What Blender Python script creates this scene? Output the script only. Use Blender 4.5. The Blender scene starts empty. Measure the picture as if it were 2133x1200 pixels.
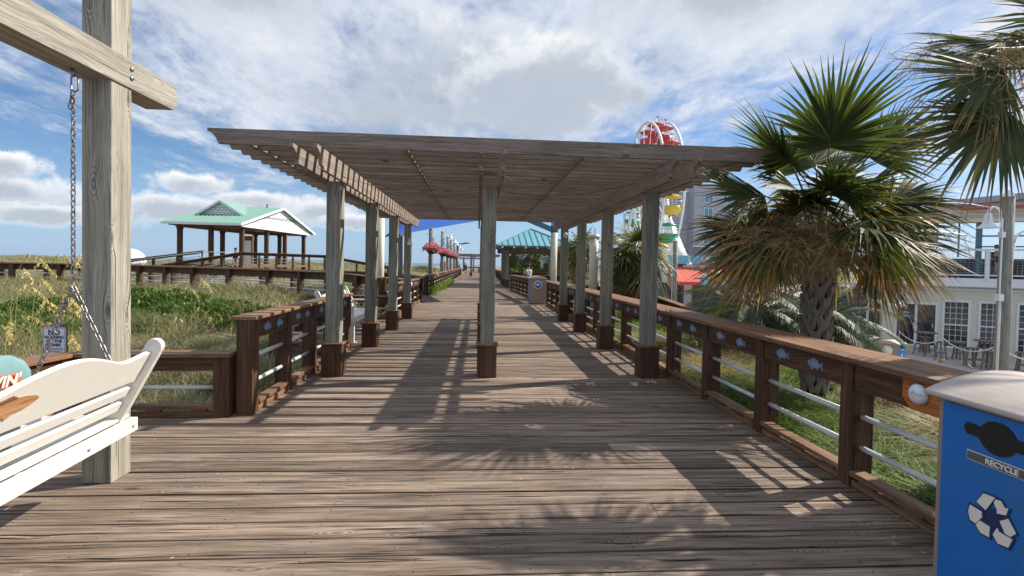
import bpy, bmesh, math, random
import numpy as np
from mathutils import Vector, Matrix
R_ = math.radians
random.seed(7); NP = np.random.default_rng(7)
scene = bpy.context.scene
C = scene.collection
# ------------------------------------------------------------------ camera
F, CY, YAW, PIT, ROLL = 1046.8, 576.3, .0682, .0237, .0203
cam = bpy.data.cameras.new('camera'); camo = bpy.data.objects.new('camera', cam); C.objects.link(camo)
cam.sensor_fit = 'HORIZONTAL'; cam.sensor_width = 36; cam.lens = 36*F/2133; cam.shift_y = -(600-CY)/2133
cam.clip_start = .05; cam.clip_end = 20000
fw = Vector((math.sin(YAW)*math.cos(PIT), math.cos(YAW)*math.cos(PIT), -math.sin(PIT)))
rt = Vector((math.cos(YAW), -math.sin(YAW), 0)); up = rt.cross(fw)
r2 = math.cos(ROLL)*rt+math.sin(ROLL)*up; u2 = -math.sin(ROLL)*rt+math.cos(ROLL)*up
camo.matrix_world = Matrix(((r2.x, u2.x, -fw.x, 0), (r2.y, u2.y, -fw.y, 0), (r2.z, u2.z, -fw.z, 1.6), (0, 0, 0, 1)))
scene.camera = camo
scene.view_settings.view_transform = 'Standard'; scene.view_settings.look = 'None'
scene.view_settings.exposure = 0.45; scene.view_settings.gamma = 1
# ------------------------------------------------------------------ sun
SUN = Vector((1.15, .37, 1.0)).normalized()
sl = bpy.data.lights.new('sun', 'SUN'); so = bpy.data.objects.new('sun', sl); C.objects.link(so)
sl.energy = 5.0; sl.angle = R_(.5); sl.color = (1, .93, .82)
so.rotation_euler = (-SUN).to_track_quat('-Z', 'Y').to_euler(); so.location = (20, 5, 30)

# ------------------------------------------------------------------ node helper
class NT:
    def __init__(s, tree): s.t = tree; tree.nodes.clear()
    def n(s, typ, ins=None, **kw):
        o = s.t.nodes.new(typ)
        for k, v in kw.items(): setattr(o, k, v)
        for k, v in (ins or {}).items():
            sk = o.inputs[k]
            if isinstance(v, bpy.types.NodeSocket): s.t.links.new(v, sk)
            elif isinstance(v, bpy.types.Node): s.t.links.new(v.outputs[0], sk)
            else: sk.default_value = v
        return o
    def m(s, op, a, b=0.0, c=None, clamp=False):
        i = {0: a, 1: b}
        if c is not None: i[2] = c
        return s.n('ShaderNodeMath', i, operation=op, use_clamp=clamp).outputs[0]
    def ramp(s, f, stops, interp='LINEAR'):
        o = s.n('ShaderNodeValToRGB', {0: f}); e = o.color_ramp.elements; o.color_ramp.interpolation = interp
        while len(e) < len(stops): e.new(.5)
        for el, (p, c) in zip(e, stops):
            el.position = p; el.color = (c, c, c, 1) if isinstance(c, (int, float)) else (*c, 1)
        return o.outputs[0]
    def mix(s, f, a, b, mode='MIX'):
        a = (*a, 1) if isinstance(a, tuple) and len(a) == 3 else a
        b = (*b, 1) if isinstance(b, tuple) and len(b) == 3 else b
        o = s.n('ShaderNodeMix', {0: f, 6: a, 7: b}, data_type='RGBA', blend_type=mode)
        return o.outputs[2]
    def ss(s, x, a, b, lo=0., hi=1.):
        return s.n('ShaderNodeMapRange', {0: x, 1: a, 2: b, 3: lo, 4: hi}, interpolation_type='SMOOTHSTEP').outputs[0]
    def noise(s, vec, scale, detail=3., rough=.55, dist=0.):
        return s.n('ShaderNodeTexNoise', {'Vector': vec, 'Scale': scale, 'Detail': detail, 'Roughness': rough, 'Distortion': dist}).outputs[0]
# ------------------------------------------------------------------ world: nishita sky + clouds laid out by direction
world = bpy.data.worlds.new('World'); scene.world = world; world.use_nodes = True
w = NT(world.node_tree)
sky = w.n('ShaderNodeTexSky', sky_type='NISHITA', sun_disc=False)
sky.sun_elevation = math.asin(SUN.z); sky.sun_rotation = math.atan2(SUN.x, SUN.y); sky.altitude = 0; sky.dust_density = .6; sky.ozone_density = 2.2
tc = w.n('ShaderNodeTexCoord')
sp = w.n('ShaderNodeSeparateXYZ', {0: tc.outputs['Generated']})
dx, dy, dz = sp.outputs
zz = w.m('ADD', w.m('MAXIMUM', dz, 0.), .10)
px_, py_ = w.m('DIVIDE', dx, zz), w.m('DIVIDE', dy, zz)
pv = w.n('ShaderNodeCombineXYZ', {0: px_, 1: py_, 2: 0.}).outputs[0]
st = w.n('ShaderNodeMapping', {0: pv, 2: (0, 0, R_(16)), 3: (1.0, .52, 1)}).outputs[0]
n1 = w.noise(st, .9, 7., .6, .2); n2 = w.noise(pv, 1.3, 9., .66, .2); n3 = w.noise(st, 4.4, 7., .68, .25)
cover = w.m('ADD', w.m('MULTIPLY', n1, .58), w.m('ADD', w.m('MULTIPLY', n3, .32), w.m('MULTIPLY', n2, .22)))
hor = w.m('SQRT', w.m('ADD', w.m('MULTIPLY', dx, dx), w.m('MULTIPLY', dy, dy)))
el_ = w.m('DIVIDE', dz, hor); az = w.m('ARCTAN2', dx, dy)
coverb = w.m('ADD', cover, w.ss(el_, .12, .6, -.085, .05))
cirr = w.m('MULTIPLY', w.ss(w.m('SUBTRACT', coverb, w.ss(az, -.25, -.8, 0., .03)), .43, .585), w.ss(el_, .05, .19))
av = w.n('ShaderNodeCombineXYZ', {0: az, 1: el_, 2: .3}).outputs[0]
b1 = w.noise(av, 7., 9., .62, .15); b2 = w.noise(av, 22., 7., .65); b3 = w.noise(av, 30., 8., .65, .1)
def blob(a0, e0, wd, ht, soft, amp=2.1):
    B1 = b1 if ht > .06 else b3
    a = w.m('DIVIDE', w.m('SUBTRACT', az, a0), wd); e = w.m('DIVIDE', w.m('SUBTRACT', el_, e0), ht)
    d = w.m('SQRT', w.m('ADD', w.m('MULTIPLY', a, a), w.m('MULTIPLY', e, e)))
    f = w.m('ADD', w.m('SUBTRACT', 1., d), w.m('MULTIPLY', w.m('SUBTRACT', w.m('ADD', w.m('MULTIPLY', B1, .66), w.m('MULTIPLY', b2, .34)), .47), amp))
    return w.ss(f, 0., soft), f, e
dens = None; shade = None
for (a0, e0, wd, ht, soft, dk) in [(.0, .38, .36, .13, 1., .6), (-.1, .29, .5, .08, 1.1, .9), (.03, .36, .36, .13, .8, .7), (.13, .35, .22, .12, .42, .6), (-.5, .46, .35, .10, 1., .7), (.45, .5, .35, .14, 1.1, .5),
                                   (-.74, .09, .14, .034, .55, .15), (-.68, .06, .12, .022, .6, .2), (-.72, .125, .05, .022, .45, 0.), (-.52, .08, .14, .032, .6, .25), (-.50, .125, .07, .020, .5, 0.), (-.40, .105, .09, .020, .6, 0.),
                                   (-.30, .09, .08, .032, .55, .15), (-.24, .075, .08, .018, .6, .1), (-1.1, .1, .2, .04, .5, .1), (1.1, .2, .4, .1, .6, .3), (2.6, .3, .5, .15, .5, .3), (-2.3, .35, .5, .2, .5, .3)]:
    dn, f, e = blob(a0, e0, wd, ht, soft)
    lit = w.ss(w.m('ADD', w.m('MULTIPLY', e, .45), w.m('SUBTRACT', .62, w.m('MULTIPLY', f, .55+dk))), -.1, .75)
    if dens is None: dens, shade = dn, lit
    else:
        shade = w.n('ShaderNodeMix', {0: dn, 2: shade, 3: lit}, data_type='FLOAT').outputs[0]
        dens = w.m('MAXIMUM', dens, dn)
skyc = w.mix(1., sky.outputs[0], (.74, .93, 1.15), 'MULTIPLY')
hz = w.ss(el_, .0, .20, .65, 0.)
skyc = w.mix(hz, skyc, (4.2, 5.9, 8.6))
ccol = w.ramp(w.m('ADD', w.m('MULTIPLY', n3, .55), w.m('ADD', w.m('MULTIPLY', n2, .25), w.m('MULTIPLY', b1, .2))), [(.36, (.50, .57, .69)), (.50, (.76, .82, .92)), (.62, (1.04, 1.04, 1.04))])
cirrc = w.mix(1., ccol, (7.9, 8.1, 8.5), 'MULTIPLY')
col = w.mix(w.m('MULTIPLY', cirr, .88), skyc, cirrc)
cumc = w.mix(shade, (4.8, 5.3, 6.1), (9.6, 9.7, 9.7))
col = w.mix(w.m('MULTIPLY', dens, .93), col, cumc)
bg = w.n('ShaderNodeBackground', {0: col, 1: .080})
w.n('ShaderNodeOutputWorld', {0: bg})
# ------------------------------------------------------------------ mesh builder
ORG = {}
class MB:
    def __init__(s): s.v = []; s.f = []; s.uv = []; s.r = []; s.sm = []
    def quadf(s, idx, uvs, rnd=0., smooth=False):
        s.f.append(tuple(idx)); s.uv.extend(uvs); s.r.append(rnd); s.sm.append(smooth)
    def obox(s, c, ax, h, rnd=None):
        c = Vector(c); ax = [Vector(a).normalized() for a in ax]; b = len(s.v)
        rnd = random.random() if rnd is None else rnd
        for i in (-1, 1):
            for j in (-1, 1):
                for k in (-1, 1): s.v.append(tuple(c+ax[0]*h[0]*i+ax[1]*h[1]*j+ax[2]*h[2]*k))
        L = max(range(3), key=lambda i: h[i]); o = [i for i in range(3) if i != L]
        ou, ov = rnd*37.3, rnd*91.7
        sg = [(i, j, k) for i in (-1, 1) for j in (-1, 1) for k in (-1, 1)]
        for face, nrm in (((0, 1, 3, 2), 0), ((4, 6, 7, 5), 0), ((0, 4, 5, 1), 1), ((2, 3, 7, 6), 1), ((0, 2, 6, 4), 2), ((1, 5, 7, 3), 2)):
            if nrm == L: ua, va = o
            else: ua = L; va = [i for i in o if i != nrm][0]
            uvs = [(sg[i][ua]*h[ua]+ou, sg[i][va]*h[va]+ov+nrm*.37) for i in face]
            s.quadf([b+i for i in face], uvs, rnd)
    def box(s, x0, x1, y0, y1, z0, z1, rnd=None):
        s.obox(((x0+x1)/2, (y0+y1)/2, (z0+z1)/2), ((1, 0, 0), (0, 1, 0), (0, 0, 1)), (abs(x1-x0)/2, abs(y1-y0)/2, abs(z1-z0)/2), rnd)
    def beam(s, p, q, wd, ht, upv=(0, 0, 1), rnd=None):
        p, q = Vector(p), Vector(q); a = (q-p).normalized(); upv = Vector(upv)
        sd = a.cross(upv).normalized(); u = sd.cross(a)
        s.obox((p+q)/2, (a, sd, u), ((q-p).length/2, wd/2, ht/2), rnd)
    def path(s, pts, rad, n=8, caps=True, rnd=None, closed=False):
        pts = [Vector(p) for p in pts]; rnd = random.random() if rnd is None else rnd
        rr = rad if isinstance(rad, (list, tuple)) else [rad]*len(pts)
        b = len(s.v); prev = None; m = len(pts); ln = 0; lens = []
        for i, p in enumerate(pts):
            if closed: t = (pts[(i+1) % m]-pts[i-1]).normalized()
            else: t = (pts[min(i+1, m-1)]-pts[max(i-1, 0)]).normalized()
            if prev is None: a = t.orthogonal().normalized()
            else: a = (prev-t*prev.dot(t)).normalized()
            prev = a; c = t.cross(a)
            if i: ln += (p-pts[i-1]).length
            lens.append(ln)
            for k in range(n):
                th = 2*math.pi*k/n
                s.v.append(tuple(p+(a*math.cos(th)+c*math.sin(th))*rr[i]))
        for i in range(m if closed else m-1):
            j = (i+1) % m
            for k in range(n):
                k2 = (k+1) % n
                cv = 2*math.pi*rr[i]/n
                l1 = lens[j] if j else ln+.1
                s.quadf((b+i*n+k, b+i*n+k2, b+j*n+k2, b+j*n+k), [(lens[i]+rnd*9, k*cv), (lens[i]+rnd*9, (k+1)*cv), (l1+rnd*9, (k+1)*cv), (l1+rnd*9, k*cv)], rnd, True)
        if caps and not closed:
            s.quadf([b+k for k in range(n)][::-1], [(0, 0)]*n, rnd); s.quadf([b+(m-1)*n+k for k in range(n)], [(0, 0)]*n, rnd)
    def lathe(s, c, prof, n=24, rnd=0., axis='Z', caps=True):
        c = Vector(c); b = len(s.v); m = len(prof)
        for (r, z) in prof:
            for k in range(n):
                th = 2*math.pi*k/n; x, y = r*math.cos(th), r*math.sin(th)
                s.v.append(tuple(c+Vector({'Z': (x, y, z), 'X': (z, x, y), 'Y': (x, z, y)}[axis])))
        for i in range(m-1):
            for k in range(n):
                k2 = (k+1) % n
                s.quadf((b+i*n+k, b+i*n+k2, b+(i+1)*n+k2, b+(i+1)*n+k), [(k/n, i/m), ((k+1)/n, i/m), ((k+1)/n, (i+1)/m), (k/n, (i+1)/m)], rnd, True)
        if caps:
            if prof[0][0] > 1e-4: s.quadf([b+k for k in range(n)][::-1], [(0, 0)]*n, rnd)
            if prof[-1][0] > 1e-4: s.quadf([b+(m-1)*n+k for k in range(n)], [(0, 0)]*n, rnd)
    def prism(s, poly, o, U, V, th, rnd=None, uvrot=False):
        """poly in (u,v); extruded from -th/2 to th/2 along U x V"""
        o, U, V = Vector(o), Vector(U).normalized(), Vector(V).normalized(); W = U.cross(V); n = len(poly); b = len(s.v)
        rnd = random.random() if rnd is None else rnd
        for sgn in (-.5, .5):
            for (u, v) in poly: s.v.append(tuple(o+U*u+V*v+W*th*sgn))
        f = (lambda u, v: (v+rnd*31, u+rnd*17)) if uvrot else (lambda u, v: (u+rnd*31, v+rnd*17))
        s.quadf([b+i for i in range(n)][::-1], [f(*poly[i]) for i in range(n)][::-1], rnd)
        s.quadf([b+n+i for i in range(n)], [f(*p) for p in poly], rnd)
        for i in range(n):
            j = (i+1) % n
            s.quadf((b+i, b+j, b+n+j, b+n+i), [f(*poly[i]), f(*poly[j]), f(poly[j][0], poly[j][1]+th), f(poly[i][0], poly[i][1]+th)], rnd)
    def sphere(s, c, r, n=12, m=8, sq=(1, 1, 1)):
        pr = [(r*math.sin(math.pi*i/m), -r*math.cos(math.pi*i/m)) for i in range(m+1)]
        b = len(s.v); s.lathe((0, 0, 0), pr, n, caps=False); c = Vector(c)
        for i in range(b, len(s.v)): v = s.v[i]; s.v[i] = (c.x+v[0]*sq[0], c.y+v[1]*sq[1], c.z+v[2]*sq[2])
    def build(s, name, mat, parent=None, local=False, bevel=0., fixn=True):
        me = bpy.data.meshes.new(name)
        org = ORG.get(parent.name, Vector((0, 0, 0))) if parent and not local else Vector((0, 0, 0))
        vs = [(v[0]-org.x, v[1]-org.y, v[2]-org.z) for v in s.v] if org.length else s.v
        me.from_pydata(vs, [], s.f)
        uvl = me.uv_layers.new(name='UVMap'); uvl.data.foreach_set('uv', np.array(s.uv, dtype=np.float32).ravel())
        at = me.attributes.new('rnd', 'FLOAT', 'FACE'); at.data.foreach_set('value', np.array(s.r, dtype=np.float32))
        me.polygons.foreach_set('use_smooth', s.sm); me.update()
        if fixn:
            bm = bmesh.new(); bm.from_mesh(me); bmesh.ops.recalc_face_normals(bm, faces=bm.faces); bm.to_mesh(me); bm.free()
        if mat: me.materials.append(mat)
        o = bpy.data.objects.new(name, me); C.objects.link(o)
        if parent: o.parent = parent; ORG[o.name] = ORG.get(parent.name, Vector((0, 0, 0))) if not local else Vector((0, 0, 0))
        if bevel:
            bv = o.modifiers.new('bevel', 'BEVEL'); bv.width = bevel; bv.segments = 2; bv.limit_method = 'ANGLE'; bv.harden_normals = False
        return o
def thing(name, label, cat, loc=(0, 0, 0), rz=0, group=None):
    o = bpy.data.objects.new(name, None); C.objects.link(o); o.location = loc; o.rotation_euler = (0, 0, rz)
    o.empty_display_size = .1
    o['label'] = label; o['category'] = cat
    if group: o['group'] = group
    ORG[o.name] = Vector(loc); return o
def tag(o, label, cat, group=None):
    o['label'] = label; o['category'] = cat
    if group: o['group'] = group
    return o
def struct(o, kind='structure'): o['kind'] = kind; return o
def dup(root, loc, rz, label, group=None, scale=1.):
    r = root.copy(); C.objects.link(r); r.location = loc; r.rotation_euler = (0, 0, rz); r.scale = (scale,)*3; r['label'] = label
    if group: r['group'] = group
    for ch in list(root.children):
        c = ch.copy(); C.objects.link(c); c.parent = r
        for g in ch.children:
            d = g.copy(); C.objects.link(d); d.parent = c
    return r
def text(s, size, mat, parent, o, U, V, name='lettering', ext=.0015, align='CENTER', xs=1.):
    cu = bpy.data.curves.new('t', 'FONT'); cu.body = s; cu.size = size; cu.extrude = ext; cu.align_x = align; cu.resolution_u = 3
    cu.offset = .003*size/.1 if size > .03 else .0
    to = bpy.data.objects.new('t', cu); C.objects.link(to); bpy.context.view_layer.update()
    me = bpy.data.meshes.new_from_object(to.evaluated_get(bpy.context.evaluated_depsgraph_get())); bpy.data.objects.remove(to)
    U, V = Vector(U).normalized(), Vector(V).normalized(); W = U.cross(V); o = Vector(o); org = ORG.get(parent.name, Vector())
    M = Matrix(((U.x*xs, V.x, W.x, o.x-org.x), (U.y*xs, V.y, W.y, o.y-org.y), (U.z*xs, V.z, W.z, o.z-org.z), (0, 0, 0, 1)))
    me.transform(M); me.materials.clear(); me.materials.append(mat); me.name = name
    ob = bpy.data.objects.new(name, me); C.objects.link(ob); ob.parent = parent; ORG[ob.name] = org
    return ob
# ------------------------------------------------------------------ materials
def mat_(name):
    m = bpy.data.materials.new(name); m.use_nodes = True; return m, NT(m.node_tree)
def fin(n, col, rough=.6, bump=None, bs=.3, metal=0., spec=.5, dist=.01, extra=None):
    i = {'Base Color': col if not (isinstance(col, tuple) and len(col) == 3) else (*col, 1), 'Roughness': rough, 'Metallic': metal, 'Specular IOR Level': spec}
    if extra: i.update(extra)
    if bump is not None: i['Normal'] = n.n('ShaderNodeBump', {'Strength': bs, 'Distance': dist, 'Height': bump}).outputs[0]
    p = n.n('ShaderNodeBsdfPrincipled', i); n.n('ShaderNodeOutputMaterial', {0: p}); return p
def wood(name, dark, mid, light, crack=.5, knots=.5, rough=.8, patch=None, pamt=.3, bs=.5, var=.3, fine=1., specks=False, rings=38., ringamt=.07, cw=0.):
    m, n = mat_(name)
    uv = n.n('ShaderNodeUVMap').outputs[0]; rnd = n.n('ShaderNodeAttribute', attribute_name='rnd').outputs['Fac']
    oi = n.n('ShaderNodeObjectInfo').outputs['Random']
    s = n.n('ShaderNodeSeparateXYZ', {0: uv}); u = n.m('ADD', s.outputs[0], n.m('MULTIPLY', oi, 50.)); v = s.outputs[1]
    kv = n.n('ShaderNodeCombineXYZ', {0: n.m('MULTIPLY', u, 1.9), 1: n.m('MULTIPLY', v, 5.2), 2: rnd}).outputs[0]
    vor = n.n('ShaderNodeTexVoronoi', {'Vector': kv, 'Scale': 1., 'Randomness': 1.})
    kd = vor.outputs['Distance']; warp = n.m('MULTIPLY', n.ss(kd, .40, .0), .035*knots)
    lowf = n.noise(n.n('ShaderNodeCombineXYZ', {0: n.m('MULTIPLY', u, .8), 1: n.m('MULTIPLY', v, 2.), 2: rnd}).outputs[0], 1., 2.)
    v2 = n.m('ADD', v, n.m('ADD', warp, n.m('MULTIPLY', lowf, .05)))
    g1 = n.noise(n.n('ShaderNodeCombineXYZ', {0: n.m('MULTIPLY', u, .9), 1: n.m('MULTIPLY', v2, 26.), 2: n.m('MULTIPLY', rnd, 40.)}).outputs[0], 1., 4., .6)
    g2 = n.noise(n.n('ShaderNodeCombineXYZ', {0: n.m('MULTIPLY', u, 3.5), 1: n.m('MULTIPLY', v2, 140.*fine), 2: 3.}).outputs[0], 1., 3., .6)
    g3 = n.noise(n.n('ShaderNodeCombineXYZ', {0: n.m('MULTIPLY', u, 2.2), 1: n.m('MULTIPLY', v, 9.), 2: 8.}).outputs[0], 1., 5., .65)
    wv_ = n.m('ADD', n.m('MULTIPLY', v2, rings), n.m('ADD', n.m('MULTIPLY', lowf, 9.), n.m('ADD', n.m('MULTIPLY', g3, 2.5), n.m('MULTIPLY', rnd, 7.))))
    wv_ = n.m('ADD', .5, n.m('MULTIPLY', n.m('SINE', n.m('MULTIPLY', wv_, 6.283)), .5))
    g = n.m('ADD', n.m('ADD', n.m('MULTIPLY', g1, .46), n.m('MULTIPLY', g2, .27)), n.m('ADD', n.m('MULTIPLY', g3, .22), n.m('ADD', n.m('MULTIPLY', wv_, ringamt), .025-ringamt/2)))
    g = n.m('ADD', g, n.m('MULTIPLY', n.m('MULTIPLY', n.m('SINE', n.m('MULTIPLY', kd, 95.)), .10*knots), n.ss(kd, .34, .1)))
    c = n.ramp(g, [(.36, dark), (.5, mid), (.64, light)])
    ck = n.noise(n.n('ShaderNodeCombineXYZ', {0: n.m('MULTIPLY', u, 1.3), 1: n.m('MULTIPLY', v2, 60.), 2: n.m('MULTIPLY', rnd, 9.)}).outputs[0], 1., 2.5, .5)
    ckm = n.m('MULTIPLY', n.ss(ck, .66-cw, .71-cw), crack, clamp=True)
    c = n.mix(ckm, c, tuple(x*.28 for x in dark))
    kn = n.m('MULTIPLY', n.ss(kd, .12, .065), n.m('GREATER_THAN', n.n('ShaderNodeSeparateColor', {0: vor.outputs['Color']}).outputs[0], 1-.55*knots))
    c = n.mix(n.m('MULTIPLY', kn, .75), c, tuple(x*.55 for x in dark))
    hv = n.n('ShaderNodeHueSaturation', {'Value': n.m('ADD', 1-var/2, n.m('MULTIPLY', rnd, var)), 'Color': c}).outputs[0]
    if patch:
        pw = n.noise(n.n('ShaderNodeNewGeometry').outputs['Position'], 1.3, 5., .6)
        hv = n.mix(n.m('MULTIPLY', n.ss(pw, .45, .7), pamt), hv, patch)
    if specks:
        pos = n.n('ShaderNodeNewGeometry').outputs['Position']
        v3 = n.n('ShaderNodeTexVoronoi', {'Vector': pos, 'Scale': 7.})
        dt = n.m('MULTIPLY', n.m('LESS_THAN', v3.outputs['Distance'], .06), n.m('GREATER_THAN', n.noise(pos, .7, 2.), .5))
        hv = n.mix(n.m('MULTIPLY', dt, .7), hv, (.5, .48, .45))
        wp = n.noise(n.n('ShaderNodeMapping', {0: pos, 3: (1, 1.7, 1)}).outputs[0], 1.9, 6., .7)
        hv = n.mix(n.m('MULTIPLY', n.ss(wp, .64, .74), .42), hv, (.46, .43, .40))
        wd = n.noise(pos, .55, 4., .6)
        hv = n.mix(n.ss(wd, .42, .68, 0., .35), hv, tuple(x*.55 for x in mid))
    if specks:
        yy = n.n('ShaderNodeSeparateXYZ', {0: pos}).outputs[1]
        fr = n.m('FRACT', n.m('DIVIDE', n.m('ADD', yy, 2.2), .19)); ed = n.m('ABSOLUTE', n.m('SUBTRACT', fr, .5))
        ed = n.m('MULTIPLY', n.ss(n.m('ADD', ed, n.m('MULTIPLY', n.m('SUBTRACT', g3, .5), .16)), .40, .49), n.ss(n.noise(pos, .8, 3.), .3, .6, .3, .85))
        hv = n.mix(ed, hv, (.035, .024, .018))
        xf = n.m('SUBTRACT', n.m('FRACT', n.m('DIVIDE', n.n('ShaderNodeSeparateXYZ', {0: pos}).outputs[0], .61)), .5)
        yf = n.m('SUBTRACT', n.m('ABSOLUTE', n.m('SUBTRACT', fr, .5)), .28)
        sr = n.m('ADD', n.m('POWER', n.m('MULTIPLY', xf, .61), 2.), n.m('POWER', n.m('MULTIPLY', yf, .19), 2.))
        hv = n.mix(n.m('MULTIPLY', n.m('LESS_THAN', sr, .0065**2), .8), hv, (.03, .022, .02))
    hgt = n.m('SUBTRACT', g, n.m('MULTIPLY', ckm, .8))
    fin(n, hv, rough, hgt, bs, spec=.25, dist=.006); return m
def plain(name, col, rough=.5, metal=0., var=.08, bs=.05, ns=8., dirt=None, damt=.3, spec=.5):
    m, n = mat_(name); pos = n.n('ShaderNodeTexCoord').outputs['Object']
    a = n.noise(pos, ns, 5., .6); b = n.noise(pos, ns*.25, 4., .6)
    k = n.m('ADD', 1-var, n.m('MULTIPLY', a, var*2))
    c = n.mix(1., col, n.n('ShaderNodeCombineColor', {0: k, 1: k, 2: k}).outputs[0], 'MULTIPLY')
    if dirt: c = n.mix(n.m('MULTIPLY', n.ss(b, .5, .72), damt), c, dirt)
    fin(n, c, rough, a, bs, metal, spec); return m
M = {}
M['deck'] = wood('deck_wood', (.060, .040, .028), (.225, .168, .128), (.40, .315, .25), crack=1., knots=.6, rough=.78, bs=1., var=.65, specks=True, fine=.8, rings=34., ringamt=.03, cw=.045)
M['grey'] = wood('grey_timber', (.10, .096, .075), (.225, .215, .175), (.37, .35, .295), crack=.5, knots=.8, patch=(.17, .20, .15), pamt=.35, var=.2)
M['roofwood'] = wood('roof_timber', (.13, .10, .08), (.25, .20, .165), (.38, .32, .27), crack=.5, knots=.8, patch=(.22, .2, .18), pamt=.3, var=.25)
M['pale'] = wood('pale_timber', (.15, .135, .11), (.325, .295, .245), (.47, .435, .375), crack=.9, knots=1., patch=(.20, .22, .14), pamt=.6, var=.15, rings=44., ringamt=.06, bs=.6)
M['brown'] = wood('brown_stained_timber', (.028, .013, .007), (.082, .041, .023), (.175, .09, .05), crack=.5, knots=.5, rough=.62, patch=(.16, .095, .06), pamt=.25, var=.3)
M['cap'] = wood('cap_timber', (.085, .043, .023), (.205, .108, .058), (.36, .205, .12), crack=.7, knots=.5, rough=.62, patch=(.2, .15, .12), pamt=.35, var=.3)
M['orange'] = wood('orange_plywood', (.33, .10, .02), (.46, .16, .04), (.56, .22, .07), crack=.1, knots=.3, rough=.5, var=.05, fine=.5, bs=.1)
M['fishwood'] = wood('carved_cedar', (.2, .08, .03), (.45, .23, .1), (.6, .36, .18), crack=.1, knots=.1)
M['white'] = plain('white_paint', (.74, .71, .65), .5, var=.06, dirt=(.42, .38, .31), damt=.3, bs=.2)
M['pipe'] = plain('white_pipe', (.66, .68, .68), .4, var=.05, dirt=(.35, .33, .3), damt=.35)
M['trim'] = plain('trim_white', (.78, .8, .82), .5, dirt=(.5, .5, .5), damt=.2)
M['cream'] = plain('cream_render', (.72, .67, .54), .8, var=.05, dirt=(.42, .38, .3), damt=.3, ns=3.)
M['colcream'] = plain('cream_column_paint', (.62, .58, .47), .5, var=.04, dirt=(.4, .37, .3), damt=.3)
M['steel'] = plain('galvanised_steel', (.45, .45, .47), .32, metal=.9, var=.2, ns=40.)
M['chain'] = plain('chain_steel', (.33, .29, .30), .35, metal=.85, var=.35, ns=60., dirt=(.15, .08, .05), damt=.6)
M['taupe'] = plain('taupe_plastic', (.30, .235, .195), .55, var=.06, bs=.15, ns=30.)
M['lid'] = plain('lid_plastic', (.44, .38, .345), .5, var=.08, bs=.12, ns=25., dirt=(.3, .25, .22), damt=.35)
M['blue'] = plain('blue_panel', (.005, .15, .50), .38, var=.1, ns=9., bs=.06, dirt=(.04, .14, .30), damt=.55)
M['black'] = plain('black_plastic', (.006, .006, .007), .5)
M['navy'] = plain('navy_ink', (.01, .03, .10), .5)
M['ink'] = plain('sign_ink', (.02, .04, .15), .5)
M['signw'] = plain('sign_white', (.80, .82, .86), .35, var=.03)
M['symw'] = plain('symbol_white', (.80, .74, .66), .5, var=.05)
M['label'] = plain('label_grey', (.09, .11, .12), .4)
M['fish'] = plain('fish_plaque_blue', (.17, .24, .38), .5, var=.12, ns=30.)
M['fishtxt'] = plain('fish_plaque_text', (.45, .45, .47), .6)
M['teal'] = plain('teal_fabric', (.17, .30, .30), .9, var=.22, ns=14., dirt=(.12, .3, .33), damt=.4)
M['orangered'] = plain('orange_red_print', (.62, .14, .05), .7, var=.2, ns=20.)
M['roofteal'] = plain('seafoam_metal_roof', (.19, .34, .29), .55, var=.05, ns=2., dirt=(.16, .29, .25), damt=.3)
M['roofblue'] = plain('teal_metal_roof', (.13, .34, .40), .5, var=.05, ns=2.)
M['roofseam'] = plain('dark_seam', (.05, .17, .2), .5)
M['sail'] = plain('royal_blue_fabric', (.002, .075, .34), .75, var=.08, ns=3.)
M['steelblue'] = plain('steel_blue_paint', (.06, .17, .23), .45)
M['glass'] = plain('dark_glass', (.03, .035, .04), .08, var=.3, ns=1.5, spec=.8)
M['winblue'] = plain('window_blue', (.10, .24, .36), .12, var=.2, ns=.5, spec=.8)
M['hotel'] = plain('hotel_grey_render', (.36, .37, .42), .8, var=.05, ns=.3)
M['hoteld'] = plain('hotel_dark_band', (.17, .175, .2), .8, var=.05, ns=.3)
M['red'] = plain('red_gondola', (.55, .05, .035), .45)
M['yellow'] = plain('yellow_gondola', (.72, .5, .06), .45)
M['green'] = plain('green_gondola', (.01, .33, .16), .45)
M['awning'] = plain('red_awning', (.58, .10, .07), .75, var=.08, ns=4.)
M['shopblue'] = plain('shop_blue', (.01, .15, .50), .5)
M['ltblue'] = plain('light_blue_sign', (.2, .5, .68), .5)
M['slate'] = plain('slate_grey_siding', (.10, .11, .125), .7)
M['skin'] = plain('skin', (.40, .22, .15), .6)
M['hair'] = plain('dark_hair', (.02, .013, .01), .6)
M['shirtw'] = plain('pale_shirt', (.5, .56, .62), .9)
M['shirtd'] = plain('dark_shirt', (.02, .02, .03), .9)
M['shirtp'] = plain('pink_shirt', (.55, .2, .2), .9)
M['shorts'] = plain('dark_shorts', (.03, .035, .05), .9)
M['basket'] = plain('coir_basket', (.09, .05, .03), .95, var=.4, ns=40.)
M['stoolw'] = wood('stool_timber', (.12, .1, .09), (.22, .18, .15), (.3, .26, .22), crack=.3, knots=.2)
M['pile'] = wood('piling_timber', (.12, .12, .11), (.24, .235, .21), (.36, .36, .33), crack=.9, knots=.4, patch=(.2, .26, .1), pamt=.25)
M['shingle'] = None
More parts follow.
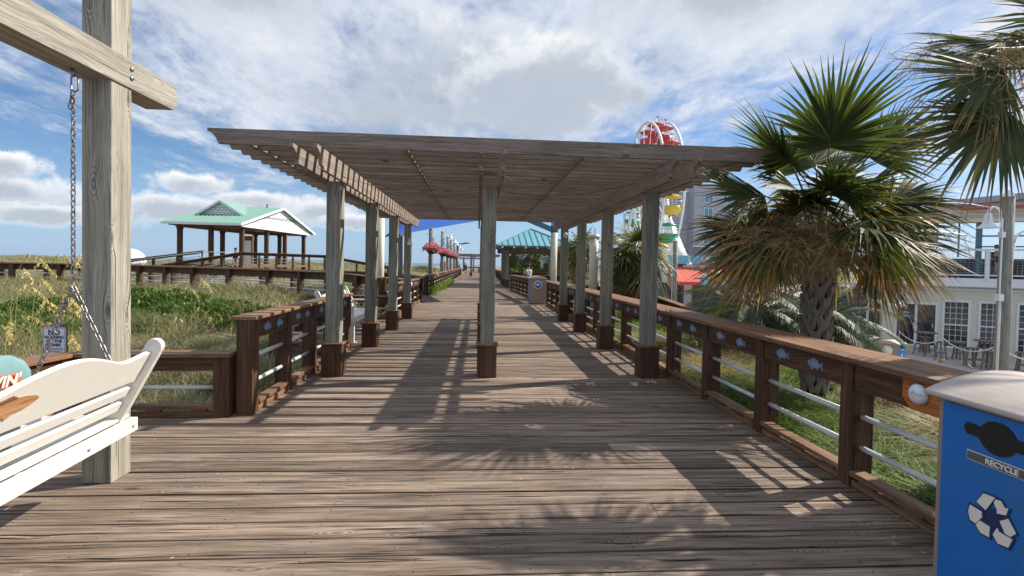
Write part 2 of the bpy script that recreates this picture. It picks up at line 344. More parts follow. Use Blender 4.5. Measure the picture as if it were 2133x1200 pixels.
def shingle():
    m, n = mat_('white_shingles'); uv = n.n('ShaderNodeTexCoord').outputs['Object']
    s = n.n('ShaderNodeSeparateXYZ', {0: uv})
    v = n.n('ShaderNodeCombineXYZ', {0: n.m('ADD', s.outputs[0], s.outputs[1]), 1: s.outputs[2], 2: 0.}).outputs[0]
    b = n.n('ShaderNodeTexBrick', {'Vector': v, 'Color1': (.82, .83, .84, 1), 'Color2': (.74, .75, .77, 1), 'Mortar': (.33, .34, .36, 1), 'Scale': 1., 'Mortar Size': .018, 'Brick Width': .3, 'Row Height': .2})
    fin(n, b.outputs[0], .7); return m
M['shingle'] = shingle()
def leafmat(name, g0, g1, old, dead, tip=.7, trans=.3):
    """UV: u along the leaf 0..1, v age 0 fresh .. 1 dead"""
    m, n = mat_(name); uv = n.n('ShaderNodeUVMap').outputs[0]; s = n.n('ShaderNodeSeparateXYZ', {0: uv}); u, v = s.outputs[0], s.outputs[1]
    rnd = n.n('ShaderNodeAttribute', attribute_name='rnd').outputs['Fac']
    pos = n.n('ShaderNodeNewGeometry').outputs['Position']; ns = n.noise(pos, 5., 4., .6)
    c = n.mix(n.m('ADD', n.m('MULTIPLY', rnd, .6), n.m('MULTIPLY', ns, .4)), g0, g1)
    f = n.m('ADD', n.m('ADD', v, n.m('MULTIPLY', n.m('SUBTRACT', rnd, .5), .5)), n.m('MULTIPLY', n.ss(u, min(tip-.15, .99), 1.), .75 if tip < 1 else 0.))
    c = n.mix(n.ss(f, .42, .68), c, old); c = n.mix(n.ss(f, .7, .98), c, dead)
    b = n.n('ShaderNodeBsdfPrincipled', {'Base Color': c, 'Roughness': .5, 'Specular IOR Level': .4})
    t = n.n('ShaderNodeBsdfTranslucent', {0: n.mix(1., c, (1.5, 1.5, .8), 'MULTIPLY')})
    n.n('ShaderNodeOutputMaterial', {0: n.n('ShaderNodeMixShader', {0: trans, 1: b, 2: t})}); return m
M['palm'] = leafmat('fan_palm_leaf', (.024, .046, .015), (.105, .130, .034), (.27, .18, .05), (.30, .18, .11), tip=.72, trans=.33)
M['palmtan'] = leafmat('flower_stalk_tan', (.38, .27, .12), (.52, .38, .19), (.4, .28, .14), (.26, .17, .09), trans=.15)
M['pindo'] = leafmat('feather_palm_leaf', (.035, .065, .035), (.10, .145, .08), (.24, .2, .11), (.28, .19, .11), tip=.9, trans=.3)
M['dune'] = leafmat('dune_grass_blades', (.11, .125, .055), (.27, .27, .14), (.40, .35, .22), (.5, .43, .29), tip=.8, trans=.3)
M['lush'] = leafmat('green_grass_blades', (.05, .11, .015), (.19, .28, .05), (.34, .33, .1), (.4, .33, .17), tip=.95, trans=.4)
M['tan'] = leafmat('fountain_grass_blades', (.16, .15, .06), (.34, .28, .13), (.42, .33, .18), (.45, .35, .22), tip=.6, trans=.3)
M['shrub'] = leafmat('shrub_leaves', (.035, .075, .015), (.13, .20, .045), (.3, .3, .08), (.3, .2, .1), tip=1.3, trans=.35)
M['oats'] = leafmat('sea_oat_seed', (.52, .42, .2), (.68, .57, .3), (.6, .48, .25), (.5, .4, .2), tip=1.3, trans=.3)
M['petal'] = leafmat('pink_petals', (.55, .10, .18), (.75, .28, .36), (.6, .1, .2), (.3, .1, .1), tip=1.5, trans=.3)
M['boot'] = plain('palm_boot_fibre', (.25, .205, .165), .9, var=.4, bs=.6, ns=26., dirt=(.09, .065, .05), damt=.5)
M['trunk'] = plain('palm_trunk_core', (.035, .024, .018), .95, var=.5, bs=.9, ns=22.)
def ground(name, c0, c1, c2, sc=1.5, bs=.6):
    m, n = mat_(name); pos = n.n('ShaderNodeNewGeometry').outputs['Position']
    a = n.noise(pos, sc, 8., .65); b = n.noise(pos, sc*14, 6., .7)
    c = n.ramp(n.m('ADD', n.m('MULTIPLY', a, .6), n.m('MULTIPLY', b, .4)), [(.36, c0), (.5, c1), (.64, c2)])
    fin(n, c, .95, b, bs, dist=.03, spec=.1); return m
M['sand'] = ground('dune_sand', (.10, .09, .05), (.22, .19, .12), (.42, .37, .28))
M['mulch'] = ground('bark_mulch', (.07, .04, .025), (.16, .10, .07), (.32, .23, .17), 6., 1.)
M['patio'] = ground('patio_concrete', (.34, .32, .30), (.40, .38, .36), (.46, .44, .42), .6, .1)
def seamat():
    m, n = mat_('sea_water'); pos = n.n('ShaderNodeNewGeometry').outputs['Position']
    a = n.noise(n.n('ShaderNodeMapping', {0: pos, 3: (.05, .012, .05)}).outputs[0], 1., 6., .6)
    fin(n, n.ramp(a, [(.4, (.05, .11, .12)), (.62, (.12, .19, .19))]), .35, a, .3, dist=.5); return m
M['sea'] = seamat()
SC = []
# ------------------------------------------------------------------ terrain
def sstep(x, a, b):
    t = np.clip((x-a)/(b-a), 0, 1); return t*t*(3-2*t)
def hgt(x, y):
    x = np.asarray(x, float); y = np.asarray(y, float)
    n = .12*np.sin(x*.55+1.3*np.sin(y*.31))+.10*np.sin(y*.47+x*.23)+.05*np.sin(x*1.7+y*1.1)
    left = -.42+n*sstep(-x, 2.6, 6)+.32*sstep(y, 15, 21)*sstep(-x, 4.5, 8)+.62*np.exp(-(((x+9.6)/4.2)**2+((y-14.2)/2.3)**2))
    far = sstep(y, 30, 60)*sstep(-x, 4, 16); left = left+far*(.55+.25*np.sin(x*.16)+.15*np.sin(x*.41+y*.1))
    left = left+.8*sstep(y, 40, 80)*sstep(-x, 1, 8)*(1-far*.5)
    left = left-7.5*sstep(np.hypot(x+10, y-8), 85, 150)*sstep(-x, 0, 25)
    right = -.28-1.76*sstep(x, 5.2, 11.5)+n*.25*(1-sstep(x, 6, 10))
    right = np.where(y > 45, right+.5*sstep(y, 45, 70)*(1-sstep(x, 8, 14)), right)
    k = sstep(x, -1.5, 2.5); return left*(1-k)+right*k
def sheet(name, xs, ys, zf, mat):
    X, Y = np.meshgrid(xs, ys); Z = zf(X, Y); n, m = len(xs), len(ys)
    me = bpy.data.meshes.new(name); v = np.stack([X.ravel(), Y.ravel(), Z.ravel()], 1)
    i = np.arange(n*m).reshape(m, n); f = np.stack([i[:-1, :-1], i[:-1, 1:], i[1:, 1:], i[1:, :-1]], -1).reshape(-1, 4)
    me.from_pydata(v.tolist(), [], f.tolist()); me.polygons.foreach_set('use_smooth', [True]*len(me.polygons)); me.materials.append(mat)
    o = bpy.data.objects.new(name, me); C.objects.link(o); return struct(o)
xs = np.concatenate([-np.geomspace(170, 14, 42), np.arange(-13.5, 20, .5), np.geomspace(20.5, 600, 24)])
ys = np.concatenate([np.arange(-12, 40, .6), np.geomspace(41, 900, 44)])
sheet('dune_ground', xs, ys, hgt, M['sand'])
mu = sheet('mulch_bed', np.arange(2.96, 9.2, .3), np.arange(-2, 34, .5), lambda x, y: hgt(x, y)+.015+.02*np.sin(x*7)*np.sin(y*5), M['mulch'])
pt = sheet('patio', np.array([11.6, 16, 24, 40, 60, 90]), np.array([-6, 10, 30, 60, 90, 120.]), lambda x, y: x*0-2.0, M['patio'])
sea = sheet('sea', np.array([-9000., -3000, -600, -95]), np.array([-3000., 0, 500, 3000, 9000]), lambda x, y: x*0-5.2, M['sea'])
# ------------------------------------------------------------------ deck boards
db = MB(); pitch = .19
y = -2.2
while y < 112:
    segs = [(-2.42, 3.04)]
    if y < 5.3: segs = [(-4.35, 3.04)]
    elif 9.2 < y < 14.5: segs = [(-3.7, 3.04)]
    elif 20.9 < y < 25.2: segs = [(-4.6, 3.04)]
    elif 34 < y < 43.5: segs = [(-2.5, 6.6)]
    for (a, b) in segs:
        if y < 34:
            cuts = [a]+sorted(random.sample([-1.2, 0., 1.2], 1) if random.random() < .12 else [])+[b]
        else: cuts = [a, b]
        for c0, c1 in zip(cuts[:-1], cuts[1:]):
            dzz = random.uniform(-.003, .003)
            g = random.uniform(.004, .012)
            db.box(c0+.0015, c1-.0015, y+g/2, y+pitch-g/2, -.038+dzz, dzz)
    y += pitch
dk = db.build('boardwalk', M['deck'], bevel=.003); struct(dk)
jb = MB()
for x in np.arange(-2.3, 3.1, .9): jb.box(x-.02, x+.02, -2.2, 112, -.3, -.045)
jb.box(-2.44, -2.42, 5.3, 9.2, -.34, -.045); jb.box(-4.38, -4.34, -2, 5.3, -.34, -.045)
struct(jb.build('deck_joists', M['brown']))
# ------------------------------------------------------------------ fish plaque outline
FISH = [(-.5, .02), (-.44, .12), (-.3, .2), (-.2, .22), (-.12, .32), (-.02, .27), (.02, .2), (.06, .28), (.16, .2), (.26, .08), (.34, .05), (.5, .2), (.44, -.02), (.5, -.22), (.33, -.07),
        (.22, -.12), (.17, -.26), (.1, -.16), (-.12, -.2), (-.18, -.32), (-.24, -.2), (-.36, -.16), (-.45, -.07)]
def railing(label, p0, p1, nrm, n, h=.97, z0=0., z1=0., cin=.15, cout=.31, pd=.18, fish=0, bt=.73, pipes=(.52, .29), grp='boardwalk railings', bigend=(0, 0), plinth=True, boardz=None, name='railing', pw=.12):
    """p0->p1 along the post centres; nrm points to the walkway; n bays"""
    p0, p1 = Vector((p0[0], p0[1], 0)), Vector((p1[0], p1[1], 0)); d = (p1-p0); L = d.length; d.normalize(); N = Vector((nrm[0], nrm[1], 0)); N = (N-d*N.dot(d)).normalized()
    t = thing(name, label, 'railing', (p0.x, p0.y, z0), group=grp)
    zz = lambda s: z0+(z1-z0)*s/L
    UP = Vector((0, 0, 1)); sl = Vector((d.x, d.y, (z1-z0)/L)).normalized()
    for i in range(n+1):
        s = L*i/n; w_ = pw*1.35 if (i == 0 and bigend[0]) or (i == n and bigend[1]) else pw
        m = MB(); c = p0+d*s; m.obox(c+UP*(zz(s)+(h-.04)/2-.1), (d, N, UP), (w_/2, pd/2, (h-.04)/2+.1)); m.build('post', M['brown'], t, bevel=.005)
    m = MB()
    nseg = max(1, int(L/3.6)); 
    for k in range(nseg):
        a, b = L*k/nseg, L*(k+1)/nseg
        e0 = -.09 if k == 0 else .0015; e1 = .09 if k == nseg-1 else -.0015
        for (c0, c1) in ([(-cout, -.0), (.003, cin)] if cout+cin > .35 else [(-cout, cin)]):
            q0 = p0+d*(a+e0)+N*((c0+c1)/2)+UP*(zz(a)+h-.02); q1 = p0+d*(b+e1)+N*((c0+c1)/2)+UP*(zz(b)+h-.02)
            m.beam(q0, q1, abs(c1-c0), .04)
    m.build('cap', M['cap'], t, bevel=.006)
    bt_, bb_ = h-.045, bt
    for i in range(n):
        a, b = L*i/n+pw/2+.001, L*(i+1)/n-pw/2-.001
        if bigend[0] and i == 0: a += pw*.175
        P = lambda s, z, off: p0+d*s+N*off+UP*(zz(s)+z)
        m = MB(); m.beam(P(a, (bt_+bb_)/2, pd/2-.035), P(b, (bt_+bb_)/2, pd/2-.035), .04, bt_-bb_); m.build('upper_board', M['brown'], t, bevel=.004)
        for z in pipes:
            m = MB(); m.path([P(a-.004, z, 0), P(b+.004, z, 0)], .021, 10); m.build('pipe_rail', M['pipe'], t)
        if plinth:
            m = MB(); m.beam(P(a, .105, .035), P(b, .105, .035), .11, .038); m.beam(P(a, .03, .055), P(b, .03, .055), .035, .05)
            for s in (a+.14, (a+b)/2, b-.14): m.beam(P(s-.07, .07, .045), P(s+.07, .07, .045), .05, .028)
            m.build('bottom_board', M['cap'], t, bevel=.003)
        if fish and i < fish[1] and i >= fish[0]:
            for k, fr in enumerate((.29, .71)):
                if random.random() < .04: continue
                s = a+(b-a)*fr; zc = (bt_+bb_)/2+random.uniform(-.008, .008); dirn = fish[2]; sc = .19
                U = d*dirn; ff = FISH if U.cross(UP).dot(N) > 0 else [(-q[0], q[1]) for q in FISH][::-1]
                U = U if U.cross(UP).dot(N) > 0 else -U
                o = P(s, zc, pd/2-.012); m = MB(); m.prism([(q[0]*sc, q[1]*sc*.95) for q in ff], o, U, UP, .006); fo = m.build('fish_plaque', M['fish'], t)
                m = MB()
                for r in range(3):
                    ln = random.uniform(.02, .045); m.obox(o+UP*(.014-.012*r)+N*.0042, (U, UP, N), (ln, .0022, .0008))
                m.build('engraved_lines', M['fishtxt'], fo)
    return t
mainrail = railing('long brown timber railing on the right of the boardwalk, fish plaques under its wide cap', (2.87, .04), (2.87, 20.1), (-1, 0), 17, fish=(3, 13, -1))
railing('brown railing angling in from the far recycling bin to the blue roofed gazebo', (2.87, 20.75), (2.12, 31.2), (-1, 0), 9, cout=.2)
railing('brown railing on the right far beyond the blue roofed gazebo', (2.3, 45), (2.3, 75), (-1, 0), 16, cout=.15, plinth=False)
lr = railing('brown railing at left front of the pergola with striped shadows on its cap', (-2.36, 5.36), (-2.36, 9.2), (1, 0), 4, h=1.02, cin=.12, cout=.13, bt=.78, pipes=(.58, .31), fish=(0, 4, 1), bigend=(1, 1), pd=.16)
railing('low brown railing behind the white swing bench', (-2.56, 5.3), (-3.86, 5.25), (0, -1), 1, h=.65, bt=.47, pipes=(.29,), cin=.12, cout=.13, grp='low alcove railings', pw=.15)
railing('low brown railing turning toward the camera left of the warning sign', (-4.02, 5.12), (-4.4, 1.0), (1, 0), 3, h=.65, bt=.47, pipes=(.29,), cin=.12, cout=.13, grp='low alcove railings')
railing('low brown railing across the far end of the bench alcove', (-2.45, 14.4), (-3.5, 14.4), (0, -1), 1, h=.65, bt=.47, pipes=(.29,), cin=.12, cout=.13, grp='low alcove railings')
railing('low brown railing along the dune side of the bench alcove', (-3.62, 9.3), (-3.62, 14.3), (1, 0), 4, h=.65, bt=.47, pipes=(.29,), cin=.12, cout=.13, grp='low alcove railings')
railing('low brown railing across the near end of the bench alcove', (-2.55, 9.3), (-3.5, 9.3), (0, 1), 1, h=.65, bt=.47, pipes=(.29,), cin=.12, cout=.13, grp='low alcove railings')
railing('short brown railing past the bench alcove with a black box at its far end', (-2.36, 14.5), (-2.36, 20.8), (1, 0), 5, h=1.0, cin=.12, cout=.13, pd=.16, fish=(0, 5, 1), bigend=(1, 1))
railing('brown railing running away on the left beneath the flower baskets', (-2.52, 25.3), (-2.52, 45.3), (1, 0), 12, h=1.0, cin=.12, cout=.13, pd=.16, bigend=(1, 1))
railing('farthest left railing leading up to the distant timber frames', (-2.52, 46), (-2.52, 76), (1, 0), 14, h=1.0, cin=.12, cout=.13, pd=.16, plinth=False)
# walkway across the dunes
wn = [(-2.72, 20.8), (-2.95, 15.9), (-5.1, 18.6), (-8.6, 21.4), (-12.8, 23.6), (-16.2, 25.3), (-20.6, 26.3), (-32, 24)]
wf = [(-2.62, 25.15), (-4.7, 24.6), (-6.3, 21.6), (-9.9, 23.9), (-14, 26.1), (-17.2, 27.8), (-21, 28.8), (-32.6, 26.5)]
wz = [0, .2, .27, .27, .27, .27, .27, .27]
for i in range(7):
    a, b = wn[i], wn[i+1]; c, d_ = wf[i], wf[i+1]; L = math.dist(a, b)
    where = ['running beside the short left railing', 'at the bend behind the bench alcove', 'left of the first pergola post', 'on the middle stretch', 'below the green roofed pavilion', 'just right of the swing post', 'at the far left behind the chain'][i]
    kw = dict(h=.93, bt=.62, pipes=(.46, .24), cin=.13, cout=.13, grp='dune walkway railings', plinth=False, pw=.2, pd=.2)
    railing('near side railing of the dune walkway '+where, a, b, (c[0]-a[0], c[1]-a[1]), max(1, round(L/2.0)), z0=wz[i], z1=wz[i+1], **kw)
    railing('back railing of the dune walkway '+where, c, d_, (a[0]-c[0], a[1]-c[1]), max(1, round(math.dist(c, d_)/2.0)), z0=wz[i], z1=wz[i+1], **kw)
wm = MB()
for i in range(7):
    a, b, c, d_ = [Vector((*p, z)) for p, z in ((wn[i], wz[i]), (wn[i+1], wz[i+1]), (wf[i], wz[i]), (wf[i+1], wz[i+1]))]; L = (b-a).length; k = int(max(L, (d_-c).length)/.19)
    for j in range(k):
        t0, t1 = j/k, (j+1)/k-.04/k
        P = [a.lerp(b, t0), a.lerp(b, t1), c.lerp(d_, t1), c.lerp(d_, t0)]; bi = len(wm.v); rn = random.random()
        for z in (-.04, .003+.002*(j % 2)+.001*i):
            for p in P: wm.v.append((p.x, p.y, p.z+z))
        wm.quadf((bi, bi+1, bi+2, bi+3), [(0, 0), (0, .18), (2, .18), (2, 0)], rn); wm.quadf((bi+4, bi+5, bi+6, bi+7), [(rn*9, 0), (rn*9, .18), (rn*9+2, .18), (rn*9+2, 0)], rn)
        for q in range(4): wm.quadf((bi+q, bi+(q+1) % 4, bi+4+(q+1) % 4, bi+4+q), [(0, 0), (.2, 0), (.2, .04), (0, .04)], rn)
struct(wm.build('dune_walkway_deck', M['deck']))
# ------------------------------------------------------------------ pergola
pg = thing('pergola', 'weathered grey timber pergola over the boardwalk with close set rafters', 'pergola', (.15, 11, 0))
for X in (-2.0, .15, 2.5):
    for k in range(4):
        Y = 7.2+2.4384*k
        m = MB(); m.box(X-.098, X+.098, Y-.098, Y+.098, .46, 2.70); po = m.build('post', M['grey'], pg, bevel=.008)
        m = MB(); m.box(X-.138, X+.138, Y-.138, Y+.138, 0, .445); b_ = m.build('post_base', M['brown'], po, bevel=.006)
        m = MB(); m.box(X-.158, X+.158, Y-.158, Y+.158, .445, .467); m.build('base_cap', M['cap'], po, bevel=.004)
def scurve(w0, h0, flip=1):
    """end profile: top tip sticks out, curve in to the bottom; returns (du, dv) from the top"""
    return [(0, 0), (0, -.18*h0), (-.22*w0, -.24*h0), (-.5*w0, -.42*h0), (-.68*w0, -.62*h0), (-.74*w0, -.84*h0), (-1*w0, -.86*h0), (-1*w0, -h0)]
for X in (-2.135, -1.865, .015, .285, 2.365, 2.635):
    e = scurve(.26, .25); prof = [(15.75+a, 2.93+b) for a, b in e]+[(5.88-a, 2.93+b) for a, b in e[::-1]]
    m = MB(); m.prism(prof, (X, 0, 0), (0, 1, 0), (0, 0, 1), .045); m.build('beam', M['roofwood'], pg, bevel=.003)
for k in range(32):
    Y = 6.11+.3048*k; jx = random.uniform(-.02, .02); th = .042
    e = [(0, 0), (0, -.035), (-.05, -.055), (-.09, -.10), (-.115, -.15), (-.125, -.18)] if k in (0, 31) else [(0, 0), (0, -.04), (-.04, -.07), (-.07, -.13), (-.09, -.175)]
    prof = [(3.65+jx+a, 3.118+b) for a, b in e]+[(-3.14+jx-a, 3.118+b) for a, b in e[::-1]]
    m = MB(); m.prism(prof, (0, Y, 0), (1, 0, 0), (0, 0, 1), th); m.build('header' if k in (0, 31) else 'rafter', M['roofwood'], pg, bevel=.003)
for X in (-2.72, -.89, 1.29, 3.2):
    m = MB(); m.box(X-.018, X+.018, 6.14, 15.5, 2.956, 3.05); m.build('batten', M['roofwood'], pg)
for (a, b, sg) in (((-1.86, 6.9, 2.74), (.0, 8.6, 2.93), .16), ((.3, 8.8, 2.9), (2.3, 7.4, 2.85), .14), ((.3, 7.4, 2.93), (1.2, 7.9, 2.93), .1)):
    A, B = Vector(a), Vector(b); m = MB(); m.path([A.lerp(B, t/12)-Vector((0, 0, sg*4*(t/12)*(1-t/12))) for t in range(13)], .004, 5); m.build('cable', M['black'], pg)
m = MB(); m.lathe((2.5, 14.31, 2.5), [(0, -.03), (.03, -.03), (.05, 0)], 16, axis='Y'); m.sphere((2.5, 14.36, 2.48), .07, 16, 10, (.85, .5, 1.25)); m.build('oval_light', M['symw'], pg)
m = MB(); m.box(-1.97, -1.85, 14.2, 14.3, 2.1, 2.18); m.path([(-1.93, 14.3, 2.14), (-1.95, 14.38, 2.3)], .012, 6); m.build('flood_light', M['signw'], pg)
for X, Y in ((-2.0, 7.2), (.15, 7.2)):
    m = MB(); m.lathe((X-.05, Y+.3, 3.118), [(.16, 0), (.16, .03), (.11, .07), (.03, .085), (0, .085)], 20); m.build('roof_lamp', M['signw'], pg)
# ------------------------------------------------------------------ swing frame + bench
sf = thing('swing_stand', 'weathered pale timber frame holding up the white swing bench', 'swing frame', (-2.65, 2.6, 0))
for Y in (3.79, .9):
    m = MB(); m.box(-2.748, -2.552, Y-.102, Y+.102, 0, 3.75); m.build('post', M['pale'], sf, bevel=.006)
m = MB(); pr = [(.2, 2.822), (.2, 3.032), (4.425, 3.032), (4.425, 2.87), (4.38, 2.822)]
m.prism(pr, (-2.65, 0, 0), (0, 1, 0), (0, 0, 1), .222); m.build('beam', M['pale'], sf, bevel=.005)
for z in (2.965, 2.90):
    m = MB(); m.lathe((-2.538, 3.87, z), [(.017, 0), (.017, .008), (.012, .012), (0, .013)], 12, axis='X'); m.build('bolt', M['steel'], sf)
def white_bench(name, label, loc, rz, L=1.83, legs=False, group=None, fishc=True):
    t = thing(name, label, 'bench', (0, 0, 0), 0, group); h = L/2; A = R_(27); lx, lz = math.sin(A), math.cos(A)
    lean = lambda s, o=0.: Vector((-.105+lx*s+lz*o, 0, .5+lz*s-lx*o))
    for x0, x1, z0, z1, nm in ((-.045, 0, .42, .51, 'rear_rail'), (-.56, -.52, .42, .51, 'front_rail')):
        m = MB(); m.box(x0, x1, -h, h, z0, z1); m.build(nm, M['white'], t, True, .006)
    for i in range(6):
        m = MB(); x = -.555+i*.086; m.box(x, x+.075, -h+.01, h-.01, .512, .532); m.build('seat_slat', M['white'], t, True, .004)
    for yy in (-h+.13, 0, h-.13):
        m = MB(); m.box(-.52, -.045, yy-.02, yy+.02, .43, .5); m.build('cross_brace', M['white'], t, True, .004)
    for yy in (-h+.10, h-.10):
        out = []
        c = lean(.575)
        for k in range(9):
            a = math.pi*k/8; out.append((c.x+math.cos(a)*lz*.05-(-math.sin(a))*lx*.05, c.z-math.cos(a)*lx*.05+math.sin(a)*lz*.05))
        b0, b1 = lean(-.01, -.05), lean(-.01, .05)
        m = MB(); m.prism([(b1.x, b1.z)]+out+[(b0.x, b0.z)], (0, yy, 0), (1, 0, 0), (0, 0, 1), .05); m.build('back_upright', M['white'], t, True, .006)
        m = MB(); m.path([(-.08, yy+.026, .60), (-.08, yy+.03, .60)], .008, 8); m.path([(-.055, yy+.026, .62), (-.055, yy+.03, .62)], .008, 8); m.build('bolt', M['steel'], t, True)
        m = MB(); m.beam((-.62, yy, .74), (.0, yy, .74), .09, .03); m.build('armrest', M['white'], t, True, .006)
        m = MB(); m.box(-.56, -.51, yy-.03, yy+.03, .5, .725); m.build('arm_support', M['white'], t, True, .005)
    yb = h-.135
    top = []
    for k in range(41):
        y_ = -yb+2*yb*k/40; q = abs(y_)/yb
        s = .535+.09*(.5+.5*math.cos(math.pi*min(1, q*1.35)))-.028*math.exp(-((q-.70)/.2)**2)+.0*q
        top.append((y_, s))
    poly = [(-yb, .322), (yb, .322)]+top[::-1]
    o = lean(0, -.005); m = MB(); m.prism(poly, o, (0, 1, 0), (lx, 0, lz), .028); bo = m.build('back_board', M['white'], t, True, .004)
    if fishc:
        for yc in (-.24,):
            m = MB(); sc = .5; o2 = o+Vector((lz, 0, -lx))*.0165+Vector((lx, 0, lz))*.47
            ff = [(q[0]*sc, q[1]*sc*.42) for q in FISH]
            m.prism([(-a+yc*1.25-.08, b) for a, b in ff][::-1], o2, (0, 1, 0), (lx, 0, lz), .003); m.build('carved_fish', M['fishwood'], bo, True)
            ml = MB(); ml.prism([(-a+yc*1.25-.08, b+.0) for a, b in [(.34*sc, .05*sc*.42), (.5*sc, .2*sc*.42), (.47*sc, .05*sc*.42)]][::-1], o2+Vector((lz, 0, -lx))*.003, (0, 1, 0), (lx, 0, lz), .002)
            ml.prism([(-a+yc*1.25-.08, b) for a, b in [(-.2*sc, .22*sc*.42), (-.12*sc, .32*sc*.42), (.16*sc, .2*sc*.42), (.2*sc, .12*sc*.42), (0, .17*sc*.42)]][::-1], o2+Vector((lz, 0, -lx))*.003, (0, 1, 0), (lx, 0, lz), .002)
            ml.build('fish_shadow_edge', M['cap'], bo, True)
    for s0, s1 in ((.212, .278), (.100, .168)):
        m = MB(); m.beam(lean((s0+s1)/2, -.005)+Vector((0, -yb, 0)), lean((s0+s1)/2, -.005)+Vector((0, yb, 0)), .028, s1-s0, (lx, 0, lz)); m.build('back_slat', M['white'], t, True, .004)
    for yy in (-h+.06, h-.06, h-.5):
        m = MB(); m.lathe((.001, yy, .465), [(.011, 0), (.011, .004), (0, .005)], 10, axis='X'); m.build('bolt', M['steel'], t, True)
    if legs:
        for yy in (-h+.12, h-.12):
            for x in (-.54, -.03):
                m = MB(); m.box(x-.035, x+.035, yy-.03, yy+.03, 0, .42); m.build('leg', M['white'], t, True, .004)
            m = MB(); m.box(-.62, .05, yy-.035, yy+.035, .0, .05); m.build('foot', M['white'], t, True, .004)
    t.location = loc; t.rotation_euler = (0, 0, rz); ORG[t.name] = Vector(loc); return t
sb = white_bench('swing_bench', 'white painted swing bench hanging on chains with a carved fish in its back', (-2.222, 2.668, 0), R_(4.9), L=1.83)
def links(m, pts, pitch=.036, wire=.0042):
    P = [Vector(p) for p in pts]; d = [0]
    for a, b in zip(P, P[1:]): d.append(d[-1]+(b-a).length)
    n = int(d[-1]/pitch)
    for i in range(n):
        s = (i+.5)*pitch; j = max(k for k in range(len(d)-1) if d[k] <= s); c = P[j].lerp(P[j+1], (s-d[j])/(d[j+1]-d[j])); T = (P[j+1]-P[j]).normalized()
        a = T.cross(Vector((.3, 1, .1))).normalized(); b = T.cross(a); S = a if i % 2 else b
        if random.random() < .5: S = (S+(b if i % 2 else a)*random.uniform(-.4, .4)).normalized()
        lp = []; hl, hw = pitch*.66, pitch*.34
        for k in range(14):
            th = 2*math.pi*k/14; x, y_ = math.cos(th), math.sin(th)
            lp.append(c+T*(y_*hw+(hl-hw)*(1 if y_ > 0 else -1))+S*x*hw)
        m.path(lp, wire, 5, closed=True)
sbM = Matrix.Translation(sb.location)@Matrix.Rotation(R_(4.9), 4, 'Z'); sbI = sbM.inverted()
for Yc, lab in ((3.5, 0), (1.84, 1)):
    m = MB(); top = Vector((-2.66, Yc, 2.80)); spl = Vector((-2.675, Yc+.02, 1.40))
    end1 = Vector((-2.37, Yc+.01, .76)); end2 = Vector((-2.93, Yc+.0, .72))
    W = lambda p: sbI@Vector(p)
    links(m, [W(top-Vector((0, 0, .12))), W(spl)]); links(m, [W(spl), W(end1)]); links(m, [W(spl), W(end2)])
    links(m, [W(top-Vector((.0, 0, .13))), W(top-Vector((.025, 0, .27)))], wire=.004)
    o = m.build('chain', M['chain'], sb, True)
    m = MB(); lp = []
    for k in range(18):
        th = 2*math.pi*k/18; lp.append(W(top+Vector((math.cos(th)*.022+.01, 0, -.075+math.sin(th)*.022+.03*(1 if math.sin(th) > 0 else -1)))))
    m.path(lp, .0055, 6, closed=True); m.path([W(top+Vector((-.005, 0, .03))), W(top+Vector((.0, 0, -.03)))], .012, 8); m.build('snap_hook', M['chain'], sb, True)
# cushion
cu = thing('cushion', 'teal throw cushion with orange lettering propped on the swing bench', 'cushion', (-2.5, 2.72, .53))
m = MB(); n1_, n2_ = 20, 14; b0 = 0
for i in range(n2_+1):
    for j in range(n1_):
        th = 2*math.pi*j/n1_; ph = -math.pi/2+math.pi*i/n2_
        f = lambda v, e: math.copysign(abs(v)**e, v)
        yv = f(math.cos(ph), .45)*f(math.cos(th), .55)*.33; zv = f(math.cos(ph), .45)*f(math.sin(th), .55)*.30; xv = f(math.sin(ph), .9)*.085
        m.v.append((xv+zv*.25-2.50, yv+2.60, zv+.80-.05*((yv/.33)**2)))
for i in range(n2_):
    for j in range(n1_): j2 = (j+1) % n1_; m.quadf((i*n1_+j, i*n1_+j2, (i+1)*n1_+j2, (i+1)*n1_+j), [(0, 0)]*4, 0, True)
m.build('cover', M['teal'], cu)
Uc, Vc = Vector((0, 1, 0)), Vector((.242, 0, .97))
m = MB(); m.prism([(-.28, -.02), (.24, -.045), (.22, .03), (-.28, .065)], (-2.378, 2.56, .955), Uc, Vc, .006); m.build('print_band', M['orangered'], cu)
text("LIVIN'", .085, M['symw'], cu, (-2.3705, 2.77, .93), Uc, Vc, align='RIGHT')
# ------------------------------------------------------------------ sign
sg = thing('warning_sign', 'small white NO WALKING ON THE DUNES sign on a short post', 'sign', (-4.44, 5.66, hgt(-4.44, 5.66)))
m = MB(); m.box(-4.5, -4.40, 5.62, 5.72, -.5, .875); m.build('post', M['pile'], sg, bevel=.004)
pl = []
for cx, cz, a0 in ((.115-.015, .15-.015, 0), (-.1, .135, 90), (-.1, -.155, 180), (.1, -.155, 270)):
    for k in range(5): a = R_(a0+k*22.5); pl.append((cx+.015*math.cos(a), cz+.015*math.sin(a)))
m = MB(); m.prism(pl, (-4.45, 5.606, .69), (1, 0, 0), (0, 0, 1), .004); sp_ = m.build('sign_plate', M['signw'], sg)
m = MB()
for (x0, x1, z0, z1) in ((-.106, .106, .141, .144), (-.106, .106, -.164, -.161), (-.109, -.106, -.16, .14), (.106, .109, -.16, .14)): m.box(-4.45+x0, -4.45+x1, 5.602, 5.604, .69+z0, .69+z1)
m.build('border', M['ink'], sp_)
